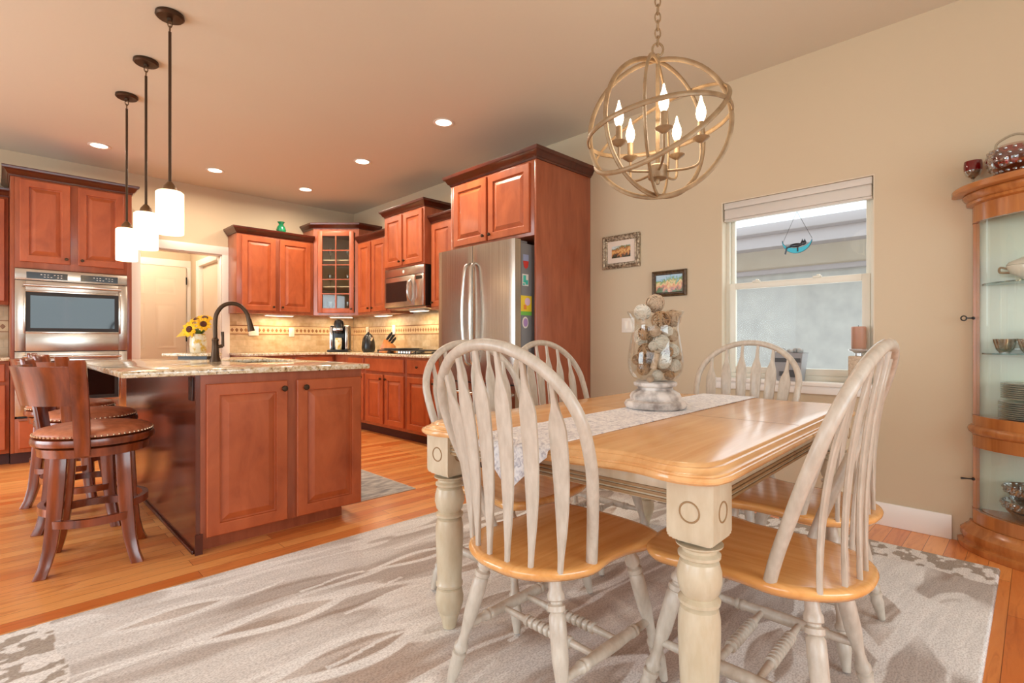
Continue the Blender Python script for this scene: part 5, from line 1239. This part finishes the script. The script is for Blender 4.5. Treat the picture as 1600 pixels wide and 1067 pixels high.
# ================================================================== bar stools
def stool_parts(root):
    R0 = 0.225; SW = math.radians(27)     # the seat swivels on its legs
    MB().lathe([(R0 - 0.03, 0.520), (R0 - 0.01, 0.524), (R0 - 0.005, 0.562), (R0 - 0.03, 0.570)], 40).build('apron_ring', 'walnut', root, smooth=40)
    MB().lathe([(R0 - 0.03, 0.571), (R0 + 0.012, 0.575), (R0 + 0.016, 0.588), (R0 + 0.012, 0.606), (R0 - 0.02, 0.612)], 40).build('seat_ring', 'walnut', root, smooth=40)
    cu = MB().lathe([(R0 - 0.02, 0.6125), (R0 + 0.002, 0.614), (R0 + 0.004, 0.624), (R0 - 0.012, 0.640), (R0 - 0.06, 0.652), (R0 - 0.13, 0.658), (0.001, 0.660)], 40).build('seat_cushion', 'leather', root, smooth=60, label='tan leather cushion')
    m = MB()
    for i in range(64):
        a = 2 * PI * i / 64; m.sphere(((R0 + 0.005) * math.cos(a), (R0 + 0.005) * math.sin(a), 0.6195), 0.0058, n=6)
    m.build('nailhead_trim', 'brass', cu, label='row of pale brass nailheads')
    for sx in (-1, 1):
        for sy in (-1, 1):
            rs = []
            for z, q, hw_ in ((0.555, 0.116, 0.030), (0.42, 0.122, 0.030), (0.25, 0.132, 0.028), (0.12, 0.145, 0.025), (0.05, 0.160, 0.023), (0.0, 0.176, 0.024)):
                cx, cy = sx * q * 1.0, sy * q * 1.0
                rs.append([(cx - hw_, cy - hw_, z), (cx + hw_, cy - hw_, z), (cx + hw_, cy + hw_, z), (cx - hw_, cy + hw_, z)])
            MB().rings(rs).build('leg', 'walnut', root, bevel=0.004)
    for zz, rr in ((0.225, 0.200),):
        for k in range(4):
            a0 = PI / 4 + k * PI / 2 + 0.17; a1 = PI / 4 + (k + 1) * PI / 2 - 0.17
            m = MB(); N = 10; rs = []
            for i in range(N + 1):
                a = a0 - 0.12 + (a1 - a0 + 0.24) * i / N; dz = 0.05 if k % 2 else 0.0
                rs.append([(r_ * math.cos(a), r_ * math.sin(a), zz + dz + z_) for r_, z_ in ((rr - 0.012, -0.017), (rr + 0.012, -0.017), (rr + 0.012, 0.017), (rr - 0.012, 0.017))])
            m.rings(rs); m.build('footrest', 'walnut', root, smooth=30)
    for s in (-1, 1):
        a = PI + SW + s * math.radians(58); d = Vector((math.cos(a), math.sin(a), 0)); t = Vector((-d.y, d.x, 0)); rs = []
        for z, r_, hw_ in ((0.535, 0.238, 0.027), (0.60, 0.242, 0.030), (0.72, 0.262, 0.031), (0.85, 0.292, 0.031), (0.955, 0.322, 0.030), (0.97, 0.328, 0.026)):
            c = d * r_ + Vector((0, 0, z)); h = 0.012
            rs.append([tuple(c - t * hw_ - d * h), tuple(c + t * hw_ - d * h), tuple(c + t * hw_ + d * h), tuple(c - t * hw_ + d * h)])
        MB().rings(rs).build('back_post', 'walnut', root, bevel=0.004)
    m = MB(); N = 16; rs = []
    for i in range(N + 1):
        a = PI + SW + math.radians(-55 + 110 * i / N); d = Vector((math.cos(a), math.sin(a)))
        rs.append([(d.x * r_, d.y * r_, z) for r_, z in ((0.250, 0.765), (0.270, 0.765), (0.306, 0.940), (0.286, 0.940))])
    m.rings(rs); m.build('back_rail', 'walnut', root, smooth=30)
sg = 'bar stools at the island'
bs = thing('bar_stool', 'nearest walnut bar stool with leather seat at the island', 'stool', (0.35, 3.24, 0), math.radians(-12), sg); stool_parts(bs)
copy_thing(bs, (0.39, 3.93, 0), math.radians(-20), 'middle walnut bar stool of the three at the island', sg)
copy_thing(bs, (0.37, 4.58, 0), math.radians(-24), 'farthest walnut bar stool, nearest the oven tower', sg)

# ================================================================== curio cabinet
CYc = -0.25
CU = thing('curio_cabinet', 'bow-front golden oak curio cabinet with curved glass at the right edge', 'cabinet', (XB - 0.002, CYc, 0))
def arc(w_, d, n=40, a0=0, a1=PI): return [(-d * math.sin(a0 + (a1 - a0) * i / n), w_ * math.cos(a0 + (a1 - a0) * i / n)) for i in range(n + 1)]
def demi(m, w_, d, z0, z1): m.prism(arc(w_, d), z0, z1)
def demi_prof(m, prof): m.rings([[(x, y, z) for x, y in arc(w_, d)] for w_, d, z in prof])
m = MB(); demi_prof(m, [(0.545, 0.345, 0), (0.55, 0.35, 0.012), (0.55, 0.35, 0.03), (0.53, 0.333, 0.038), (0.53, 0.333, 0.05), (0.538, 0.34, 0.06), (0.538, 0.34, 0.085), (0.525, 0.328, 0.098), (0.505, 0.312, 0.115), (0.50, 0.308, 0.13)])
m.build('plinth', 'oak', CU, smooth=40)
def band(m, prof): m.rings([[(x, y, z) for x, y in arc(w_, d)] for w_, d, z in prof], close=False, cap0=False, cap1=False)
def rail(name, w_, d, z0, z1, th=0.022, mat='oak'):
    m = MB(); a = arc(w_, d); b = arc(w_ - th, d - th)
    m.rings([[(x, y, z0) for x, y in a], [(x, y, z1) for x, y in a], [(x, y, z1) for x, y in b], [(x, y, z0) for x, y in b], [(x, y, z0) for x, y in a]], close=False, cap0=False, cap1=False)
    return m.build(name, mat, CU, smooth=40)
rail('bottom_rail', 0.49, 0.30, 0.131, 0.195); rail('middle_rail', 0.49, 0.30, 0.515, 0.675); rail('top_rail', 0.49, 0.30, 1.655, 1.74)
m = MB(); demi_prof(m, [(0.47, 0.28, 0.575), (0.492, 0.302, 0.577), (0.506, 0.315, 0.590), (0.510, 0.318, 0.604), (0.504, 0.313, 0.618), (0.492, 0.302, 0.625), (0.47, 0.28, 0.627)]); m.build('middle_bead', 'oak', CU, smooth=50)
m = MB(); demi_prof(m, [(0.47, 0.28, 1.735), (0.495, 0.305, 1.74), (0.512, 0.32, 1.745), (0.516, 0.324, 1.757), (0.508, 0.316, 1.762), (0.522, 0.33, 1.775), (0.53, 0.337, 1.79), (0.526, 0.334, 1.797), (0.50, 0.31, 1.798)]); m.build('cornice', 'oak', CU, smooth=50)
m = MB(); demi_prof(m, [(0.565, 0.37, 1.799), (0.572, 0.376, 1.803), (0.572, 0.376, 1.826), (0.566, 0.371, 1.832)]); m.build('top_board', 'oak_h', CU, smooth=40)
def stile(ang, z0, z1, wd=0.05):
    da = wd / 0.40; m = MB(); a = arc(0.488, 0.298, 4, ang, ang + da); b = arc(0.463, 0.275, 4, ang, ang + da)
    m.prism(a + list(reversed(b)), z0, z1); return m.build('stile', 'oak', CU, smooth=30)
for ang in (0.012, PI * 0.36, PI * 0.62, PI - 0.137):
    stile(ang, 0.196, 0.514); stile(ang, 0.676, 1.654)
def cglass(z0, z1):
    m = MB(); a = arc(0.478, 0.288, 48, 0.14, PI - 0.14); m.rings([[(x, y, z0) for x, y in a], [(x, y, z1) for x, y in a]], close=False, cap0=False, cap1=False)
    m.build('curved_glass', 'curio_glass', CU, smooth=60, label='curved clear glass')
cglass(0.196, 0.514); cglass(0.676, 1.654)
MB().box(-0.012, -0.465, 0.131, -0.002, 0.465, 1.734).build('back_panel', 'curio_back', CU, smooth=0, label='pale glossy back panel')
for z, nm, mt in ((0.182, 'cabinet_floor', 'oak_h'), (0.655, 'cabinet_floor', 'oak_h'), (0.985, 'glass_shelf', 'shelf_glass'), (1.335, 'glass_shelf', 'shelf_glass')):
    m = MB(); m.prism([(x - 0.013, y) for x, y in arc(0.452, 0.25)], z, z + (0.012 if mt == 'oak_h' else 0.007)); m.build(nm, mt, CU, smooth=30)
MB().prism([(x - 0.013, y) for x, y in arc(0.452, 0.25)], 1.700, 1.715).build('ceiling_panel', 'cherry_dark', CU, smooth=30)
def key(z, flip):
    m = MB(); a = Vector((-0.05, 0.483, z)); d = Vector((-0.35, 0.9, 0)).normalized()
    m.tube([a - d * 0.002, a + d * 0.03], 0.0035, 8); m.sphere(tuple(a), 0.008, n=8)
    c = a + d * 0.038
    pts = [c + d * 0.012 * math.cos(2 * PI * i / 12) + Vector((0, 0, 0.012)) * math.sin(2 * PI * i / 12) for i in range(12)]
    if flip: m.tube([a + d * 0.028, a + d * 0.05], [0.0035, 0.006], 8)
    else: m.tube(pts, 0.0032, 6, True)
    m.build('door_key', 'black', CU, label='small dark key in the lock')
key(1.17, False); key(0.345, True)
def cu(x, y, z): return (XB - 0.002 + x, CYc + y, z)
# china in the curio
pl = MB().lathe([(0.05, 0), (0.06, 0.001), (0.10, 0.010), (0.105, 0.0125), (0.10, 0.0135), (0.06, 0.005), (0.001, 0.004)], 36)
plate0 = pl.build('dinner_plate', 'plate', smooth=40)
rim = MB().tube([(0.1045 * math.cos(2 * PI * i / 36), 0.1045 * math.sin(2 * PI * i / 36), 0.0125) for i in range(36)], 0.0012, 5, True).build('plate_rim', 'plate_rim', plate0, label='dark silver rim line')
n = 0
def stackp(px, py, z0, cnt, sc, lab, grp):
    global n
    for i in range(cnt):
        o = plate0 if n == 0 else plate0.copy()
        if n:
            COL.objects.link(o); r = rim.copy(); COL.objects.link(r); r.parent = o
        n += 1
        o.location = cu(px, py, z0 + i * 0.0098 * (1.0 if sc >= 1 else 1)); o.scale = (sc, sc, 1); tag(o, lab, 'plate', grp)
stackp(-0.105, 0.285, 0.668, 9, 0.98, 'white dinner plate in the lower big stack at the curio floor', 'plates in the curio')
stackp(-0.105, 0.285, 0.668 + 0.0105 + 9 * 0.0098, 8, 0.9, 'white salad plate in the upper stack resting on the dinner plates', 'plates in the curio')
stackp(-0.125, 0.055, 0.668, 8, 1.0, 'white plate in the curio stack nearest the right photo edge', 'plates in the curio')
cup0 = thing('teacup', 'small glass teacup nearest the left stile on the middle curio shelf', 'cup', cu(-0.065, 0.365, 0.9925), 0, 'glass cups in the curio')
MB().lathe([(0.022, 0), (0.022, 0.004), (0.034, 0.02), (0.043, 0.055), (0.045, 0.07), (0.042, 0.07), (0.031, 0.02), (0.001, 0.006)], 24).build('cup_bowl', 'cut', cup0)
MB().tube(catmull([(0.0, -0.042, 0.055), (0.0, -0.066, 0.055), (0.0, -0.066, 0.025), (0.0, -0.036, 0.02)], 5), 0.0035, 8).build('handle', 'cut', cup0)
copy_thing(cup0, cu(-0.145, 0.275, 0.9925), 0.6, 'glass teacup second from the left stile on the middle curio shelf', 'glass cups in the curio')
copy_thing(cup0, cu(-0.175, 0.17, 0.9925), 1.0, 'glass teacup third from the left stile on the middle curio shelf', 'glass cups in the curio')
bw = MB().lathe([(0.04, 0), (0.045, 0.006), (0.075, 0.04), (0.09, 0.075), (0.087, 0.075), (0.07, 0.04), (0.001, 0.008)], 28).build('crystal_bowl', 'cut'); bw.location = cu(-0.10, 0.17, 1.0655); bw.scale = (0.7, 0.7, 0.7); bw.location = cu(-0.06, 0.235, 0.9925); bw.scale = (0.62, 0.62, 1.5)
tag(bw, 'rimmed crystal bowl behind the teacups on the middle curio shelf', 'bowl')
tu = thing('soup_tureen', 'white porcelain tureen with lid on the upper curio shelf', 'tureen', cu(-0.11, 0.235, 1.3425), 0)
S_ = Matrix.Diagonal((0.72, 1.25, 1, 1))
MB().lathe([(0.05, 0), (0.055, 0.008), (0.09, 0.04), (0.10, 0.07), (0.098, 0.075), (0.001, 0.074)], 30, m=S_).build('tureen_bowl', 'porcelain', tu)
MB().lathe([(0.10, 0.076), (0.092, 0.092), (0.05, 0.115), (0.001, 0.12)], 30, m=S_).build('lid', 'porcelain', tu)
MB().tube(catmull([(0, -0.04, 0.115), (0, -0.025, 0.14), (0, 0.02, 0.142), (0, 0.04, 0.115)], 6), 0.005, 8).build('lid_handle', 'gold', tu)
m = MB()
for s in (-1, 1): m.tube(catmull([(0, s * 0.115, 0.06), (0, s * 0.145, 0.068), (0, s * 0.145, 0.045), (0, s * 0.11, 0.04)], 5), 0.005, 8)
m.build('side_handle', 'gold', tu)
def cutbowl(lab, px, py, z, s):
    t = thing('cut_glass_bowl', lab, 'bowl', cu(px, py, z), 0, 'cut glass bowls in the curio')
    MB().lathe([(0.06 * s, 0), (0.065 * s, 0.006), (0.10 * s, 0.04), (0.12 * s, 0.085), (0.117 * s, 0.087), (0.097 * s, 0.042), (0.001, 0.01)], 32).build('bowl_body', 'cut', t)
    m = MB()
    for i in range(22):
        a = 2 * PI * i / 22
        for k, (r_, z_) in enumerate(((0.119, 0.078), (0.111, 0.06))):
            aa = a + (PI / 22 if k else 0); m.sphere((r_ * s * math.cos(aa), r_ * s * math.sin(aa), z_), 0.010 * s, n=6)
    m.build('facet_band', 'cut', t, label='faceted sparkling rim')
cutbowl('larger cut glass bowl at the bottom of the curio stack', -0.11, 0.275, 0.1945, 0.85)
cutbowl('upper cut glass bowl nested on the larger one in the curio', -0.11, 0.275, 0.2695, 0.80)
# items on top of the curio
gb = thing('ruby_goblet', 'small ruby red goblet with clear stem on top of the curio', 'goblet', cu(-0.07, 0.482, 1.8325))
MB().lathe([(0.026, 0), (0.025, 0.003), (0.005, 0.007), (0.005, 0.045), (0.012, 0.052)], 20).build('stem', 'cut', gb, label='clear glass stem')
MB().lathe([(0.012, 0.052), (0.028, 0.062), (0.036, 0.08), (0.037, 0.086)], 24, cap1=False).build('cut_base', 'cut', gb, label='clear cut-glass lower bowl')
MB().lathe([(0.037, 0.086), (0.038, 0.11), (0.036, 0.135), (0.034, 0.135), (0.035, 0.11), (0.034, 0.088), (0.001, 0.075)], 24).build('cup', 'ruby', gb, label='ruby red rim')
rb = thing('ruby_basket', 'ruby cut glass basket bowl with clear handle on top of the curio', 'bowl', cu(-0.16, 0.325, 1.8325))
MB().lathe([(0.05, 0), (0.055, 0.006), (0.095, 0.05), (0.105, 0.09), (0.092, 0.135), (0.07, 0.15), (0.066, 0.148), (0.088, 0.13), (0.10, 0.09), (0.09, 0.05), (0.001, 0.01)], 36).build('bowl_body', 'ruby_cut', rb)
m = MB()
for j, (r_, z_) in enumerate(((0.072, 0.025), (0.092, 0.05), (0.102, 0.075), (0.103, 0.1), (0.096, 0.125))):
    for i in range(18):
        a = 2 * PI * (i + 0.5 * (j % 2)) / 18; m.sphere((r_ * math.cos(a), r_ * math.sin(a), z_), 0.009, n=6)
m.build('cut_facets', 'cut', rb, label='clear cut facets')
MB().tube(catmull([(0, 0.07, 0.145), (0, 0.06, 0.18), (0, 0.0, 0.205), (0, -0.06, 0.18), (0, -0.07, 0.145)], 6), 0.006, 8).build('handle', 'cut', rb)

# ================================================================== right wall details
def picture(name, lab, y0, y1, z0, z1, fmat, art, fr, mt=0.0):
    t = thing(name, lab, 'picture', (XB - 0.0015, (y0 + y1) / 2, (z0 + z1) / 2)); hy_, hz_ = (y1 - y0) / 2, (z1 - z0) / 2
    m = MB(); prof = [(0.0, 0.0), (0.0, 0.016), (0.3, 0.026), (0.6, 0.018), (0.85, 0.020), (1.0, 0.012), (1.0, 0.0)]
    m.rings([[(-d, -hy_ + fr * i, -hz_ + fr * i), (-d, hy_ - fr * i, -hz_ + fr * i), (-d, hy_ - fr * i, hz_ - fr * i), (-d, -hy_ + fr * i, hz_ - fr * i)] for i, d in prof], cap0=False, cap1=False)
    m.build('frame', fmat, t, smooth=30)
    if mt: MB().box(-0.006, -hy_ + fr, -hz_ + fr, -0.001, hy_ - fr, hz_ - fr).build('mat_board', 'mat_board', t, smooth=0)
    MB().box(-0.0085, -hy_ + fr + mt, -hz_ + fr + mt, -0.0065 if mt else -0.001, hy_ - fr - mt, hz_ - fr - mt).build('artwork', art, t, smooth=0)
picture('framed_picture', 'small street scene in a wide silver ornate frame beside the refrigerator panel', 2.205, 2.555, 1.645, 1.915, 'frame_silver', 'art_street', 0.045, 0.042)
picture('framed_picture', 'small colourful painting in a dark frame above the hurricane vase', 1.815, 2.095, 1.39, 1.585, 'frame_dark', 'art_house', 0.032)
t = thing('light_switch', 'white wall switch plate left of the hurricane vase', 'switch', (XB - 0.001, 2.315, 1.18))
MB().box(-0.006, -0.06, -0.058, 0, 0.06, 0.058).build('cover_plate', 'plastic_w', t, bevel=0.002)
for y in (-0.024, 0.024): MB().box(-0.010, y - 0.016, -0.033, -0.006, y + 0.016, 0.033).build('rocker', 'plastic_w', t, bevel=0.002)
# suncatcher
sc_ = thing('suncatcher', 'turquoise crescent moon suncatcher with black cat hanging in the window', 'suncatcher', (XB + 0.03, 1.085, 1.655))
def cres(n=24):
    P = []
    for i in range(n + 1):
        a = math.radians(195 + 165 * i / n); P.append((0.088 * math.cos(a), 0.088 * math.sin(a) + 0.05))
    for i in range(n + 1):
        a = math.radians(360 - 165 * i / n - 8); P.append((0.088 * math.cos(a) * 0.98, 0.052 * math.sin(a) + 0.045))
    return P
m = MB(); m.prism_x([(y, z) for y, z in cres()], -0.003, 0.003); m.build('moon', 'blue_glass', sc_, smooth=30)
m = MB(); m.tube([(0, y, z) for y, z in cres()], 0.0025, 6, True); m.build('lead_edge', 'cat_black', sc_)
m = MB(); m.sphere((0, 0.005, 0.012), 0.03, (0.2, 1.3, 0.45)); m.sphere((0, -0.038, 0.022), 0.016, (0.3, 1.1, 0.9)); m.tube([(0, 0.035, 0.01), (0, 0.06, 0.0), (0, 0.07, -0.04)], [0.008, 0.007, 0.005], 8)
for y in (-0.046, -0.032): m.add([(-0.003, y - 0.007, 0.03), (-0.003, y + 0.007, 0.03), (-0.003, y, 0.048), (0.003, y - 0.007, 0.03), (0.003, y + 0.007, 0.03), (0.003, y, 0.048)], [(0, 1, 2), (3, 5, 4), (0, 3, 4, 1), (1, 4, 5, 2), (2, 5, 3, 0)])
m.tube([(0, -0.005, 0.0), (0, -0.005, -0.03)], 0.006, 8)
m.build('cat', 'cat_black', sc_, label='black sleeping cat')
m = MB(); m.tube([(0, -0.087, 0.045), (0, 0, 0.226)], 0.0013, 5); m.tube([(0, 0.087, 0.03), (0, 0, 0.226)], 0.0013, 5); m.build('hanging_wire', 'wire', sc_)
# candle holder with candle, planter tin
t = thing('candle_holder', 'square textured pillar candle holder with silver dish on the window sill', 'candle holder', (XB - 0.004, 0.742, WZ0 + 0.0005))
MB().box(-0.042, -0.045, 0, 0.042, 0.045, 0.165).build('pillar', 'candle_holder', t, bevel=0.004)
MB().lathe([(0.02, 0.1655), (0.02, 0.18), (0.05, 0.195), (0.054, 0.204), (0.048, 0.204), (0.001, 0.196)], 28).build('dish', 'silver_cup', t, label='silver dish')
cd = MB().lathe([(0.036, 0), (0.038, 0.004), (0.038, 0.128), (0.034, 0.132), (0.001, 0.126)], 28).build('pillar_candle', 'candle'); cd.location = (XB - 0.004, 0.742, WZ0 + 0.2055); tag(cd, 'brown pillar candle standing in the silver dish', 'candle')
MB().tube([(0, 0, 0.126), (0, 0.002, 0.14)], 0.0015, 6).build('wick', 'black', cd)
t = thing('planter_tin', 'gray printed square tin of pebbles on the window sill', 'planter', (XB + 0.004, 1.115, WZ0 + 0.0005))
m = MB(); m.rings([[(-s, -s * 1.5, z), (s, -s * 1.5, z), (s, s * 1.5, z), (-s, s * 1.5, z)] for s, z in ((0.045, 0), (0.058, 0.175), (0.062, 0.18), (0.055, 0.18), (0.05, 0.16))]); m.build('tin_box', 'tin', t, smooth=20)
m = MB(); m.box(-0.0565, -0.075, 0.118, -0.0535, 0.075, 0.145); m.box(-0.0525, -0.05, 0.025, -0.0495, -0.005, 0.07); m.box(-0.0525, 0.015, 0.03, -0.0495, 0.05, 0.06); m.build('printed_label', 'tin_dark', t, smooth=0, label='dark printed band')
rn = random.Random(3); m = MB()
for i in range(26): m.sphere((rn.uniform(-0.04, 0.04), rn.uniform(-0.065, 0.065), 0.175 + rn.uniform(0, 0.02)), rn.uniform(0.012, 0.018), n=7)
m.build('pebbles', 'pebble', t)
